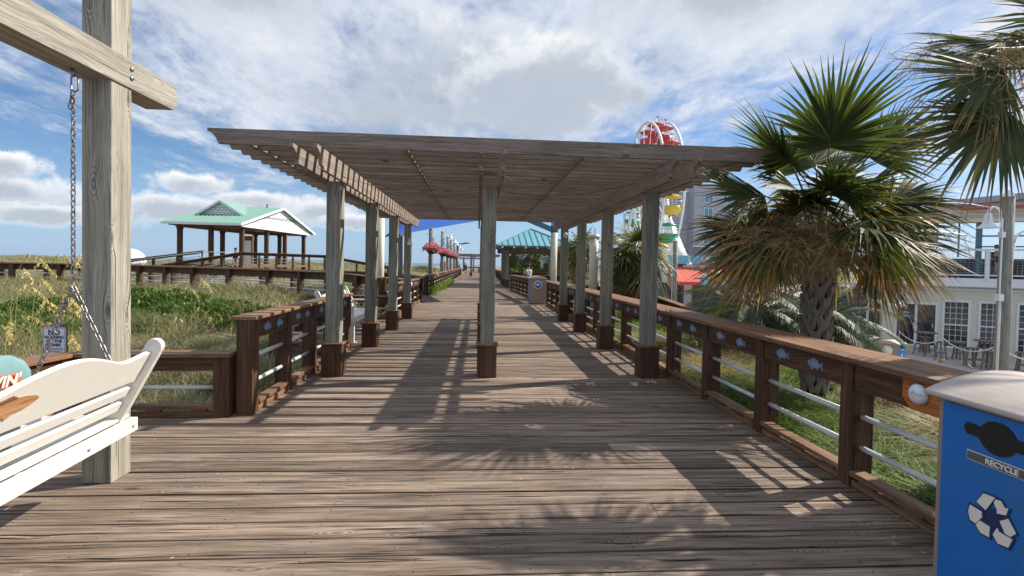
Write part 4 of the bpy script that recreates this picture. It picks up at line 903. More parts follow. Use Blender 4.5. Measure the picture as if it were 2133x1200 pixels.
# right hand planting bed
right = lambda x, y: ((x > 3.08) & (x < 1.25*y+2.5)).astype(float)
lush = lambda x, y: right(x, y)*(np.sin(x*1.9+1)*np.sin(y*1.15+.4) > .02)
xy = scatter(90000, 3.1, 6.6, 1.2, 12, 130, .11, lush); blades('bed_grass', xy, .58, 1.2, .0055, M['lush'], 'lush green grass in the bed under the right railing', 'grass', age=.03, bend=1.)
xy = scatter(22000, 3.38, 4.5, 1.5, 5.2, 110, .10); blades('bed_grass_front', xy, .5, 1.3, .006, M['lush'], 'bright green grass tufts under the rail beside the near recycling bin', 'grass', age=.0, bend=1.)
xy = scatter(26000, 3.2, 8, 12, 34, 40, .2, right); blades('bed_grass_far', xy, .45, .9, .012, M['lush'], 'green planting further along outside the right railing', 'grass', age=.08, bend=1.)
for i, (x, y, lab) in enumerate([(3.75, 7.5, 'behind the rail left of the palm trunk'), (3.9, 8.6, 'beneath the first right pergola post'), (4.9, 4.7, 'right of the big palm trunk'), (4.5, 3.8, 'under the orange light board'), (5.6, 6.4, 'behind the big palm trunk'), (5.4, 3.2, 'nearest the recycling bin'), (5.0, 9.0, 'below the feather palms'), (5.9, 5.2, 'highest on the mulch slope'), (3.8, 10.8, 'beside the second right pergola post')]):
    k = 1300; a = NP.random(k)*2*np.pi; r = np.sqrt(NP.random(k))*.13; xy = np.stack([x+r*np.cos(a), y+r*np.sin(a)], 1)
    t = thing('fountain_grass', 'tan fountain grass clump '+lab, 'ornamental grass', (0, 0, 0), group='fountain grass clumps')
    blades('blade_tuft', xy, .78, 1.0, .0040, M['tan'], age=.25, bend=1.1, kind=None, parent=t, ldir=a)
    pm = MB(); rg = random.Random(i)
    for q in range(14):
        a_ = rg.uniform(0, 6.28); rd = rg.uniform(.3, .55); b_ = Vector((x, y, float(hgt(x, y)))); tp = b_+Vector((math.cos(a_)*rd, math.sin(a_)*rd, rg.uniform(.62, .85))); md = b_.lerp(tp, .55)+Vector((0, 0, .12))
        pm.path([b_, md, tp], .0015, 3); e2 = tp+(tp-md).normalized()*.10-Vector((0, 0, .03)); pm.path([tp, tp.lerp(e2, .5), e2], [.006, .011, .002], 5)
    fix_tube_uv(pm, .3); pm.build('seed_plumes', M['palmtan'], t)
# sea oats
def sea_oat(rng, h):
    t = thing('sea_oat', '', 'sea oats', (0, 0, 0), 0, 'sea oats'); st_ = MB(); pts = []; a = 0
    for k in range(9): s = k/8; pts.append(Vector((.45*h*.35*s**2.5, 0, h*(s-.10*s**4))))
    st_.path(pts, [.0038*(1-.5*k/8) for k in range(9)], 4); fix_tube_uv(st_, .55); st_.build('stem', M['oats'], t, True, fixn=False)
    m = Leafs()
    for k in range(26):
        s = k/25; p = pts[-1]+Vector((.16*s+.06*s*s, 0, -.02-.20*s*s)) if s > .3 else pts[-2].lerp(pts[-1], s/.3)
        for q in range(4):
            d = Vector((rng.gauss(0, .5), rng.gauss(0, .7), -1)).normalized(); L = rng.uniform(.035, .06); sd = d.cross(Vector((rng.gauss(0, 1), rng.gauss(0, 1), .1))).normalized()
            m.strip([p, p+d*L*.5, p+d*L], [sd]*3, [.003, .009, .001], 0, .5, rng.random()*.3, rng.random())
    m.build('seed_head', M['oats'], t, True, fixn=False)
    lf = Leafs()
    for q in range(5):
        a = rng.uniform(0, 6.28); d = Vector((math.cos(a), math.sin(a), 0)); L = rng.uniform(.35, .6)
        lf.strip([Vector((0, 0, .05))+d*L*.5*s**1.6+Vector((0, 0, L*(s-.45*s**3))) for s in (0, .35, .7, 1)], [Vector((-d.y, d.x, 0))]*4, [.004, .006, .004, .001], 0, 1, .3, rng.random())
    lf.build('blade', M['dune'], t, True, fixn=False); return t
ro = random.Random(9); so_ = [sea_oat(ro, 1.45), sea_oat(ro, 1.15)]; oat = 0
def ray_xy(px, Y):  # used only to list where stalks were seen: returns x at distance Y
    return (px-998)/1047*Y*1.0
spots = []
for px, Y, h in [(5, 6.5, 1.), (18, 7.2, 1.1), (42, 7.6, 1.), (60, 9., 1.1), (75, 7., 1.1), (88, 8., 1.), (100, 6.6, 1.1), (108, 9.5, 1.2), (118, 8.5, 1.), (128, 7.2, 1.), (140, 8, 1.), (152, 9, 1.05), (30, 10, 1.2), (12, 9, 1.3), (165, 8, 1.),
                 (345, 9.5, .9), (362, 11, 1.), (393, 10.5, .95), (412, 12, 1.), (428, 10, .9), (480, 9.3, 1.05), (484, 9.6, 1.), (488, 9.9, .95), (405, 13, 1.1), (557, 10.8, .85), (597, 11.2, .9), (626, 12, .85), (652, 11, .85), (672, 12.2, .9), (722, 12.8, 1.), (745, 13.4, .98), (748, 12.9, .95), (20, 12, 1.4), (50, 13, 1.45), (85, 12, 1.4), (120, 14, 1.5), (140, 12, 1.4), (65, 11, 1.3)]:
    spots.append((px, Y, h))
locs_txt = {0: 'left of the chain', 1: 'right of the swing post', 2: 'in front of the dune walkway', 3: 'by the bench alcove'}
for i, (px, Y, h) in enumerate(spots):
    # undo the roll/yaw roughly: bearing from the axis of the walkway
    b = math.atan((px-1066.5)/F)+YAW; x = math.tan(b)*Y
    zone = 'left of the hanging chain' if px < 125 else 'between the chain and the swing post' if px < 170 else 'right of the swing post' if px < 440 else 'in front of the dune walkway posts' if px < 700 else 'leaning beside the bench alcove'
    src = so_[i % 2]; loc = (x, Y, float(hgt(x, Y))); rz = ro.uniform(-.9, .9)
    lab = 'golden sea oat stalk '+zone
    if i < 2: src.location = loc; src.rotation_euler = (0, 0, rz); src['label'] = lab; src.scale = (h,)*3; src['group'] = 'sea oats '+zone
    else: dup(src, loc, rz, lab, 'sea oats '+zone, h)
# ------------------------------------------------------------------ bench in the alcove
b2 = white_bench('garden_bench', 'white slatted bench standing in the alcove behind the left pergola posts', (-2.98, 11.1, -.04), R_(180), L=2.3, legs=True, fishc=False)
# small box and clip things on rails
bx = thing('info_box', 'small black box mounted on the end of the short left railing', 'box', (-2.27, 20.6, .72))
m = MB(); m.box(-2.29, -2.20, 20.42, 20.78, .45, .98); m.build('case', M['black'], bx, bevel=.01); m = MB(); m.box(-2.2, -2.193, 20.5, 20.7, .62, .86); m.build('face_plate', M['label'], bx)
def rlight(x, y, z, side, lab):
    t = thing('rail_light', lab, 'light', (x, y, z), 0, 'white rail lights'); m = MB(); m.lathe((0, 0, 0), [(.065, 0), (.065, -.014*side), (.05, -.035*side), (0, -.05*side)], 16, axis='X'); m.build('housing', M['signw'], t, True)
    m = MB(); m.lathe((0, 0, .02), [(.075, -.012*side), (.07, -.05*side), (.0, -.06*side)], 16, axis='X'); m.build('hood', M['signw'], t, True)
rlight(-2.26, 17.1, .86, -1, 'white light on the short railing beyond the bench alcove')
rlight(-2.42, 30.3, .88, -1, 'white light on the left railing under the first flower basket')
rlight(-2.42, 38.6, .88, -1, 'smaller looking white light further down the left railing')
# ------------------------------------------------------------------ shade sail and its columns
def column(x, y, h, r, lab, cap=False, zb=-.4):
    t = thing('column', lab, 'column', (x, y, zb), group='cream shade sail columns'); m = MB(); m.lathe((x, y, zb), [(r, 0), (r, h-zb)], 28); m.build('shaft', M['colcream'], t)
    if cap: m = MB(); m.lathe((x, y, h), [(r*1.02, -.13), (r*1.35, -.12), (r*1.35, -.03), (r*1.15, -.02), (r*1.15, 0), (0, .005)], 28); m.build('cap', M['colcream'], t); m = MB(); m.path([(x+.02, y, h), (x+.02, y, h+.22)], .012, 6); m.build('spike', M['black'], t)
    return t
c1 = column(3.42, 22.6, 3.75, .15, 'tall cream column with a blue arm behind the right pergola posts')
m = MB(); m.beam((3.42, 22.6, 3.18), (1.95, 22.3, 3.72), .12, .22); m.build('arm', M['steelblue'], c1); m = MB(); m.lathe((3.42, 22.6, 3.1), [(.17, 0), (.17, .3)], 20); m.build('collar', M['steelblue'], c1)
column(3.72, 16.0, 2.62, .14, 'short capped cream column with a black spike outside the right railing', True)
column(-3.28, 17.2, 3.3, .125, 'slim cream column at left behind the pergola posts')
def sail(lab, Pn, n=14, sag=.25):
    t = thing('shade_sail', lab, 'shade sail', tuple(Pn[0]), group='blue shade sails'); m = MB(); A, B, Cc, D = [Vector(p) for p in Pn]; b = 0
    for i in range(n+1):
        for j in range(n+1):
            u, v = i/n, j/n
            uu = u+.0; p = A.lerp(B, u).lerp(D.lerp(Cc, u), v); cen = (A+B+Cc+D)/4; e = 4*(u*(1-u)); f = 4*(v*(1-v))
            p = p+(cen-p)*.10*(max(0, e*(1-f))*.6+max(0, f*(1-e))*.6); m.v.append(tuple(p))
    for i in range(n):
        for j in range(n): a = i*(n+1)+j; m.quadf((a, a+1, a+n+2, a+n+1), [(0, 0)]*4, 0, True)
    o = m.build('fabric', M['sail'], t, fixn=False); s = o.modifiers.new('s', 'SOLIDIFY'); s.thickness = .012; return t
sail('royal blue shade sail stretched across the boardwalk behind the pergola', [(-3.2, 17.4, 2.45), (3.35, 22.5, 4.15), (3.0, 30.5, 5.0), (-3.4, 27, 4.9)])
sail('distant blue shade sail above the far timber frames', [(-5.5, 66, 3.6), (-1.5, 68, 4.5), (-1, 76, 4.7), (-6, 76, 4.0)])
sail('second distant blue shade sail at right of the far frames', [(2.2, 88, 3.4), (-2, 88, 2.4), (-1, 94, 3.2), (3, 94, 3.9)])
# ------------------------------------------------------------------ flower basket posts with bell lamps
def basket_post(x, y, h, lab, lamp=True, flip=1, basket=True):
    t = thing('lamp_post', 'round timber post '+lab, 'lamp post', (x, y, -.4), group='timber posts along the left railing'); m = MB()
    m.path([(0, 0, 0), (0, 0, h+.4)], [.155, .13], 14); m.build('post', M['pile'], t, True)
    m = MB(); m.lathe((0, 0, h+.4), [(.15, 0), (.02, .1), (0, .1)], 14); m.build('post_cap', M['signw'], t, True)
    m = MB(); m.box(.06, .2, -.16, -.1, h-.3, h-.1); m.build('junction_box', M['trim'], t, True); m = MB(); m.box(-.16, -.08, -.2, -.12, h-1., h-.86); m.build('junction_box', M['trim'], t, True)
    if lamp:
        m = MB(); pts = [Vector((.12, 0, h-.1))]+[Vector((.12+.26-.26*math.cos(R_(a)), 0, h+.32+.26*math.sin(R_(a)))) for a in range(0, 181, 20)]+[Vector((.64, 0, h+.22))]; m.path(pts, .02, 8); ar = m.build('gooseneck', M['trim'], t, True)
        m = MB(); m.lathe((.64, 0, h-.10), [(.2, 0), (.19, .02), (.10, .11), (.075, .2), (.07, .27), (.03, .34), (0, .35)], 20, caps=False); m.build('bell_shade', M['trim'], t, True)
    return t
def basket(x, y, z, r, lab, rng):
    t = thing('flower_basket', lab, 'flower basket', (x, y, z), group='pink hanging flower baskets'); m = MB(); m.lathe((0, 0, 0), [(.03, -.26*r/.3), (.16*r/.3, -.22*r/.3), (.26*r/.3, -.08*r/.3), (r, 0), (0, .02)], 16, caps=False); m.build('basket', M['basket'], t, True)
    m = Leafs()
    for k in range(900):
        a = rng.uniform(0, 6.28); q = math.sqrt(rng.random())*1.35; p = Vector((math.cos(a)*r*q, math.sin(a)*r*q, .02+r*.75*(1-(q/1.35)**2)*rng.uniform(.3, 1.1)-.25*max(0, q-.9)*rng.uniform(0, 2)))
        d = Vector((rng.gauss(0, 1), rng.gauss(0, 1), rng.gauss(.3, 1))).normalized(); s_ = d.orthogonal().normalized(); L = .05*r/.3
        m.strip([p, p+d*L*.5, p+d*L], [s_]*3, [.008, .026, .01], 0, .5, 0, rng.random())
    m.build('flowers', M['petal'], t, True, fixn=False)
    m = Leafs()
    for k in range(300):
        a = rng.uniform(0, 6.28); q = rng.uniform(.5, 1.3); p = Vector((math.cos(a)*r*q, math.sin(a)*r*q, rng.uniform(-.1, .1))); d = Vector((rng.gauss(0, 1), rng.gauss(0, 1), rng.gauss(-.3, .6))).normalized(); s_ = d.orthogonal().normalized()
        m.strip([p, p+d*.05, p+d*.1], [s_]*3, [.005, .02, .002], 0, .5, .1, rng.random())
    m.build('leaves', M['shrub'], t, True, fixn=False)
    m = MB()
    for a in (0, 2.1, 4.2): m.path([(math.cos(a)*r, math.sin(a)*r, 0), (0, 0, r*1.9)], .006, 4)
    m.path([(0, 0, r*1.9), (-.35, 0, r*1.9+.05)], .012, 5); m.build('hanger', M['black'], t, True)
rp_ = random.Random(4)
where = ['nearest behind the alcove, holding the largest pink basket', 'second along, behind the bell lamp', 'third along the left railing', 'fourth along the left railing', 'small and far, fifth along', 'farthest of the row before the timber frames']
for i, (yy, h) in enumerate([(30.3, 3.6), (40, 4.1), (47, 4.05), (52.5, 4.0), (60, 4.0), (69, 4.0)]):
    basket_post(-2.82, yy, h, where[i], lamp=i > 0)
    if i < 5: basket(-2.72, yy-.38, 2.48, .42, 'pink petunia basket on the '+['nearest left post', 'second left post', 'third left post', 'fourth left post', 'fifth left post'][i], rp_)
m_post = basket_post(-3.3, 21.4, 3.4, 'weathered pale and bare, behind the last left pergola post', lamp=False)
# ------------------------------------------------------------------ distant frames and railings at the end
for (yy, lab) in ((66, 'first of the distant timber frames across the boardwalk'), (104, 'farthest timber frame at the end of the boardwalk')):
    t = thing('timber_frame', lab, 'pergola', (0, yy, 0), group='distant timber frames')
    for X in (-3.0, -.9, 1.9):
        m = MB(); m.box(X-.11, X+.11, yy-.11, yy+.11, .4, 2.95); p_ = m.build('post', M['roofwood'], t); m = MB(); m.box(X-.17, X+.17, yy-.17, yy+.17, 0, .45); m.build('post_base', M['brown'], p_)
        m = MB(); m.box(X-.11, X+.11, yy+4.9, yy+5.1, 0, 2.95); m.build('post', M['roofwood'], t)
    for q in (-.18, .18): m = MB(); m.box(-3.9, 2.9, yy+q-.03, yy+q+.03, 2.6, 2.9); m.build('beam', M['roofwood'], t)
    m = MB(); m.box(-3.9, 2.9, yy+4.9, yy+5.1, 2.6, 2.9); m.build('beam', M['roofwood'], t)
railing('brown railing closing off the far end of the boardwalk', (-2.4, 109), (3, 109), (0, -1), 4, cin=.12, cout=.12, plinth=False)
# ------------------------------------------------------------------ gazebo, right
gz = thing('gazebo', 'timber gazebo with teal metal hip roof standing on the boardwalk', 'gazebo', (3.9, 38.6, 0))
for X, Y in [(2.05, y) for y in (35.2, 37.4, 39.6, 41.8)]+[(6.0, y) for y in (35.2, 38.5, 41.8)]:
    m = MB(); m.box(X-.11, X+.11, Y-.11, Y+.11, .5, 2.7); p_ = m.build('post', M['grey'], gz); m = MB(); m.box(X-.16, X+.16, Y-.16, Y+.16, 0, .52); m.build('post_base', M['brown'], p_)
for a, b in (((1.6, 35.2, 2.68), (6.5, 35.2, 2.68)), ((1.6, 41.8, 2.68), (6.5, 41.8, 2.68)), ((2.05, 34.8, 2.62), (2.05, 42.2, 2.62)), ((6.0, 34.8, 2.62), (6.0, 42.2, 2.62))):
    m = MB(); m.beam(a, b, .14, .34); m.build('beam', M['roofwood'], gz)
m = MB(); E0, E1, F0, F1 = 1.25, 6.75, 34.3, 42.8; ap0, ap1 = Vector((3.98, 38.3, 4.35)), Vector((4.02, 38.8, 4.35)); cs = [Vector(p) for p in ((E0, F0, 2.93), (E1, F0, 2.93), (E1, F1, 2.93), (E0, F1, 2.93))]
for p in cs+[ap0, ap1]: m.v.append(tuple(p))
for q in cs+[ap0, ap1]: m.v.append((q.x, q.y, q.z-.05))
for f in ((0, 1, 4), (1, 2, 5, 4), (2, 3, 5), (3, 0, 4, 5), (6, 7, 10), (7, 8, 11, 10), (8, 9, 11), (9, 6, 10, 11), (0, 1, 7, 6), (1, 2, 8, 7), (2, 3, 9, 8), (3, 0, 6, 9)): m.quadf(f, [(0, 0)]*len(f))
ro_ = m.build('roof', M['roofblue'], gz); m = MB()
for k in range(1, 13):
    x = E0+(E1-E0)*k/13; f = min((x-E0)/(ap0.x-E0), (E1-x)/(E1-ap0.x)); f = max(0, min(1, f))
    m.beam((x, F0, 2.95), (x, F0+(ap0.y-F0)*f, 2.95+(4.35-2.93)*f), .05, .05)
m.build('roof_seams', M['roofseam'], ro_); m = MB()
for k in range(1, 19):
    y = F0+(F1-F0)*k/19; f = min((y-F0)/(ap0.y-F0), (F1-y)/(F1-ap1.y), 1)
    m.beam((E0, y, 2.95), (E0+(ap0.x-E0)*f, y, 2.95+1.42*f), .05, .05)
m.build('roof_seams', M['roofseam'], ro_)
for c in cs[:2]+[cs[3]]: m = MB(); m.beam(c+Vector((0, 0, .03)), (ap0 if c is not cs[3] else ap1)+Vector((0, 0, .04)), .12, .06); m.build('ridge_cap', M['roofblue'], ro_)
for k in range(7): m = MB(); x = E0+.35+k*.8; m.box(x, x+.12, F0-.02, F0+.9, 2.74, 2.87); m.build('rafter_tail', M['trim'], gz)
m = MB(); m.box(E0+.02, E1-.02, F0+.03, F0+.07, 2.8, 2.872); m.box(E0+.03, E0+.07, F0+.1, F1, 2.8, 2.872); m.build('fascia', M['roofwood'], gz)
railing('dark railing inside the gazebo on its far side', (2.2, 43.2), (6.2, 43.2), (0, -1), 3, cin=.12, cout=.12, plinth=False)
railing('dark railing of the side deck in front of the gazebo', (2.9, 31.4), (7.4, 31.4), (0, 1), 4, cin=.12, cout=.12, plinth=False)
# ramp railings outside the main right railing
railing('short brown ramp railing behind the tall cream column', (3.3, 17.6), (5.7, 17.9), (0, 1), 2, z0=0, z1=-.15, cin=.12, cout=.12, plinth=False, grp='ramp railings')
railing('brown ramp railing sloping down behind the first pergola post', (5.7, 17.7), (5.95, 12.4), (-1, 0), 4, z0=-.15, z1=-.55, cin=.12, cout=.12, plinth=False, grp='ramp railings')
railing('low brown railing edging the patio beyond the fan palm trunk', (14.1, 18.3), (19.2, 30.5), (1, -.4), 7, z0=-2, z1=-2, h=1.0, cin=.14, cout=.14, plinth=False, grp='ramp railings')
# ------------------------------------------------------------------ pavilion across the dunes
pv_ = thing('pavilion', 'open beach pavilion with seafoam green metal roof and white shingled gables', 'pavilion', (-18.7, 39.6, 0))
Nn, Lc, Rc = Vector((-17.45, 38.3, 0)), Vector((-22.45, 38.2, 0)), Vector((-16.15, 49.8, 0)); A1 = (Lc-Nn); A2 = (Rc-Nn); FL = 1.18; EZ = 4.2; RZ = 6.0
pp = lambda a, b, z: Vector((0, 0, z))+Nn+A1*a+A2*b
m = MB(); 
for z in (FL-.2, FL): 
    for a, b in ((-.02, -.02), (1.02, -.02), (1.02, 1.02), (-.02, 1.02)): m.v.append(tuple(pp(a, b, z)))
for f in ((0, 1, 2, 3), (4, 5, 6, 7), (0, 1, 5, 4), (1, 2, 6, 5), (2, 3, 7, 6), (3, 0, 4, 7)): m.quadf(f, [(0, 0), (0, 3), (3, 3), (3, 0)])
m.build('floor', M['cap'], pv_)
for a, b in [(.06, .06), (.5, .06), (.94, .06), (.06, .36), (.06, .62), (.06, .93), (.94, .5), (.94, .93), (.5, .93)]:
    m = MB(); c = pp(a, b, 0); m.box(c.x-.14, c.x+.14, c.y-.14, c.y+.14, -1.2, EZ-.25); m.build('post', M['brown'], pv_)
    m = MB(); m.box(c.x-.17, c.x+.17, c.y-.17, c.y+.17, EZ-.45, EZ-.25); m.build('post_collar', M['brown'], pv_)
for (a, b, c, d) in ((.03, .06, .97, .06), (.03, .93, .97, .93), (.06, .03, .06, .97), (.94, .03, .94, .97)):
    m = MB(); m.beam(pp(a, b, EZ-.16), pp(c, d, EZ-.16), .2, .28); m.build('beam', M['cap'], pv_)
m = MB()  # roof: ridge parallel to A1 at b=.5
def slab(m, q, th=.07):
    b = len(m.v); n = len(q)
    for p in q: m.v.append(tuple(p))
    for p in q: m.v.append((p.x, p.y, p.z-th))
    m.quadf(range(b, b+n), [(0, 0)]*n); m.quadf(list(range(b+n, b+2*n))[::-1], [(0, 0)]*n)
    for i in range(n): j = (i+1) % n; m.quadf((b+i, b+j, b+n+j, b+n+i), [(0, 0)]*4)
slab(m, [pp(-.05, -.03, EZ), pp(1.05, -.03, EZ), pp(1.05, .5, RZ), pp(-.05, .5, RZ)]); slab(m, [pp(-.05, .5, RZ-.001), pp(1.05, .5, RZ-.001), pp(1.05, 1.03, EZ), pp(-.05, 1.03, EZ)])
ro_ = m.build('roof', M['roofteal'], pv_)
m = MB()
for k in range(20):
    a = -.045+1.09*k/19; m.beam(pp(a, -.03, EZ+.03), pp(a, .5, RZ+.03), .05, .06); 
m.build('roof_seams', M['roofteal'], ro_)
for sa in (-.055, 1.055):
    m = MB(); m.beam(pp(sa, -.035, EZ-.06), pp(sa, .5, RZ-.05), .05, .18); m.beam(pp(sa, .5, RZ-.05), pp(sa, 1.035, EZ-.06), .05, .18); m.build('rake_board', M['trim'], ro_)
m = MB(); m.beam(pp(-.055, -.036, EZ-.07), pp(1.055, -.036, EZ-.07), .05, .17); m.build('gutter', M['trim'], ro_)
for sa in (.0, 1.0):
    m = MB(); slab(m, [pp(sa, .0, EZ-.02), pp(sa, 1.0, EZ-.02), pp(sa, .5, RZ-.1)], .001); o = m.build('gable', M['shingle'], pv_); s = o.modifiers.new('s', 'SOLIDIFY'); s.thickness = .05
    m = MB(); m.beam(pp(sa-.008*(1 if sa == 0 else -1), .0, EZ-.1), pp(sa-.008*(1 if sa == 0 else -1), 1.0, EZ-.1), .08, .2); m.build('gable_beam', M['trim'], pv_)
# dormer on the near slope
dz_ = lambda b: EZ+(RZ-EZ)*(b+.03)/.53
da0, da1, b0_ = .24, .90, .22; am = (da0+da1)/2; zb_ = dz_(b0_); zt_ = RZ+.14
m = MB(); slab(m, [pp(da0-.03, b0_-.02, zb_-.02), pp(am, b0_-.02, zt_+.02), pp(am, .5, zt_+.02), pp(da0-.03, b0_+.06, zb_+.1)], .05); slab(m, [pp(am, b0_-.02, zt_+.021), pp(da1+.03, b0_-.02, zb_-.019), pp(da1+.03, b0_+.06, zb_+.1), pp(am, .5, zt_+.021)], .05)
do_ = m.build('dormer_roof', M['roofteal'], ro_)
m = MB(); slab(m, [pp(da0, b0_, zb_), pp(da1, b0_, zb_), pp(am, b0_, zt_-.1)], .001); o = m.build('dormer_gable', M['shingle'], ro_); s = o.modifiers.new('s', 'SOLIDIFY'); s.thickness = .05
m = MB(); m.beam(pp(da0-.03, b0_-.024, zb_-.1), pp(am, b0_-.024, zt_-.06), .04, .16); m.beam(pp(am, b0_-.024, zt_-.06), pp(da1+.03, b0_-.024, zb_-.1), .04, .16); m.build('dormer_trim', M['trim'], ro_)
m = MB(); f = pp(.22, .5, RZ); m.lathe(tuple(f), [(.06, 0), (.03, .12), (.1, .2), (.02, .32), (0, .4)], 10); m.build('finial', M['label'], ro_)
bo_ = thing('notice_board', 'white notice board in a brown timber frame inside the pavilion', 'notice board', (-17.8, 40, FL)); m = MB(); m.box(-18.1, -17.42, 40, 40.12, 1.2, 3.05); m.build('panel', M['signw'], bo_)
m = MB(); m.box(-18.2, -17.3, 39.96, 40.16, 3.05, 3.4); m.box(-18.2, -18.101, 39.97, 40.15, 1.18, 3.045); m.box(-17.419, -17.32, 39.97, 40.15, 1.18, 3.045); m.build('frame', M['cap'], bo_)
rk = dict(h=1.0, bt=.78, pipes=(.58, .38, .18), cin=.12, cout=.12, plinth=False, grp='pavilion ramp railings')
railing('brown ramp railing climbing from the left to the pavilion', (-28, 37.4), (-19.9, 37.7), (0, 1), 5, z0=-.05, z1=FL, **rk)
railing('lower brown ramp railing with steep cap in front of the pavilion', (-21.2, 35.5), (-16.2, 35.7), (0, 1), 4, z0=.16, z1=1.1, **rk)
railing('level brown railing right of the pavilion ramp', (-16.2, 35.7), (-11.3, 38), (0, 1), 5, z0=1.1, z1=1.04, **rk)
railing('brown railing descending from the pavilion toward the boardwalk', (-11.3, 38), (-6.8, 38.6), (0, 1), 4, z0=1.04, z1=.3, **rk)
hr = thing('handrail', 'thin grey metal handrail between the pavilion ramps', 'handrail', (-20, 38.4, FL)); m = MB(); pts = [(-25, 37.0, 1.25), (-19.9, 37.0, 2.0), (-19.6, 37.0, 1.96), (-19.55, 37.0, 1.2)]; m.path(pts, .03, 6); m.build('sloping_tube', M['pipe'], hr)
m = MB(); m.path([(-20.2, 37.6, 2.1), (-17.6, 37.6, 2.05)], .025, 6)
for x in (-19.4, -18.6, -17.8): m.path([(x, 37.6, 1.2), (x, 37.6, 2.06)], .02, 6)
m.build('level_tube', M['pipe'], hr)
tn = thing('beach_tent', 'white domed beach tent beyond the dunes at left', 'tent', (-38.5, 60, .6)); m = MB(); m.sphere((-39.6, 60, 1.15), 1.5, 20, 10, (1.15, 1, .95)); m.build('canopy', M['signw'], tn); m = MB()
for a in range(4): m.path([(-39.6+1.7*math.cos(a*1.57+.7), 60+1.5*math.sin(a*1.57+.7), -.2), (-39.6+1.55*math.cos(a*1.57+.7), 60+1.35*math.sin(a*1.57+.7), 1.1)], .04, 5)
m.build('pole', M['pipe'], tn)
# ------------------------------------------------------------------ people
def person(lab, loc, rz, pose='stand', shirt='shirtw', legs='shorts', scale=1., hair='hair'):
    """one skinned body; clothes are slightly larger skins over it"""
    if pose == 'sit':
        J = dict(pel=(0, 0, .50), che=(0, -.02, .86), nek=(0, 0, 1.06), hd=(0, .03, 1.16), hd2=(0, .04, 1.27), ls=(-.17, -.02, .98), le=(-.24, .12, .74), lh=(-.14, .34, .66), rs=(.17, -.02, .98), re=(.24, .12, .74), rh=(.14, .34, .66),
                 lk=(-.12, .42, .50), lf=(-.12, .42, .08), lt=(-.12, .56, .05), rk=(.12, .42, .50), rf=(.12, .42, .08), rt_=(.12, .56, .05), lhip=(-.1, 0, .5), rhip=(.1, 0, .5))
    else:
        st_ = .12 if pose == 'walk' else .02
        J = dict(pel=(0, 0, .93), che=(0, .01, 1.28), nek=(0, .01, 1.47), hd=(0, .03, 1.57), hd2=(0, .03, 1.69), ls=(-.18, 0, 1.40), le=(-.25, -.03, 1.12), lh=(-.24, .10, .88), rs=(.18, 0, 1.40), re=(.25, -.06, 1.12), rh=(.25, .02, .88),
                 lk=(-.11, st_+.03, .50), lf=(-.11, st_*1.3, .07), lt=(-.11, st_*1.3+.15, .04), rk=(.11, -st_*.3+.03, .50), rf=(.11, -st_*1.6, .09), rt_=(.11, -st_*1.6+.15, .04), lhip=(-.1, 0, .9), rhip=(.1, 0, .9))
    t = thing('person', lab, 'person', loc, rz); t.scale = (scale,)*3
    rad = dict(pel=.135, che=.15, nek=.055, hd=.085, hd2=.075, ls=.06, le=.045, lh=.035, rs=.06, re=.045, rh=.035, lk=.06, lf=.045, lt=.035, rk=.06, rf=.045, rt_=.035, lhip=.09, rhip=.09)
    def skin(name, chain, mat, grow=0.):
        names = []; [names.append(a) for e in chain for a in e if a not in names]
        me = bpy.data.meshes.new(name); me.from_pydata([J[a] for a in names], [(names.index(a), names.index(b)) for a, b in chain], []); me.materials.append(mat)
        o = bpy.data.objects.new(name, me); C.objects.link(o); o.parent = t; md = o.modifiers.new('skin', 'SKIN'); md.use_smooth_shade = True
        for i, a in enumerate(names): r = rad[a]+grow; me.skin_vertices[0].data[i].radius = (r*(1.15 if a in ('che', 'pel') else 1), r*(.75 if a in ('che', 'pel') else 1))
        me.skin_vertices[0].data[0].use_root = True; sb_ = o.modifiers.new('sub', 'SUBSURF'); sb_.levels = sb_.render_levels = 2
        return o
    skin('body', [('pel', 'che'), ('che', 'nek'), ('nek', 'hd'), ('hd', 'hd2'), ('che', 'ls'), ('ls', 'le'), ('le', 'lh'), ('che', 'rs'), ('rs', 're'), ('re', 'rh'), ('pel', 'lhip'), ('lhip', 'lk'), ('lk', 'lf'), ('lf', 'lt'), ('pel', 'rhip'), ('rhip', 'rk'), ('rk', 'rf'), ('rf', 'rt_')], M['skin'])
    skin('shirt', [('pel', 'che'), ('che', 'ls'), ('ls', 'le'), ('che', 'rs'), ('rs', 're')], M[shirt], .018)
    skin('trousers', [('pel', 'lhip'), ('lhip', 'lk'), ('pel', 'rhip'), ('rhip', 'rk')], M[legs], .022)
    m = MB(); h = J['hd2']; m.sphere((h[0], h[1]-.025, h[2]+.015), .105, 14, 9, (.95, 1, .95)); m.build('hair', M[hair], t, True); return t
person('dark clothed person seated at the pavilion railing', (-17.75, 38.2, FL-.18), R_(200), 'sit', 'shirtd', scale=1.05)
person('person in a pale shirt sitting beside the gazebo facing away', (3.15, 31.0, .28), R_(30), 'sit', 'shirtw')
person('person in dark clothes walking far down the boardwalk', (-2.0, 80, 0), 0, 'walk', 'shirtd')
person('second dark figure at the far left timber post', (-3.0, 78, 0), R_(20), 'stand', 'shirtd')
person('person in pink standing on the dune path beyond the left posts', (-2.9, 42, .35), R_(160), 'stand', 'shirtp')
bn = thing('box_bench', 'plain brown bench under the seated visitor by the gazebo', 'bench', (3.15, 31.0, 0)); m = MB(); m.box(2.6, 3.8, 30.8, 31.15, .68, .73); m.build('seat', M['cap'], bn); m = MB(); m.box(2.65, 2.75, 30.82, 31.13, 0, .68); m.box(3.65, 3.75, 30.82, 31.13, 0, .68); m.build('legs', M['brown'], bn)
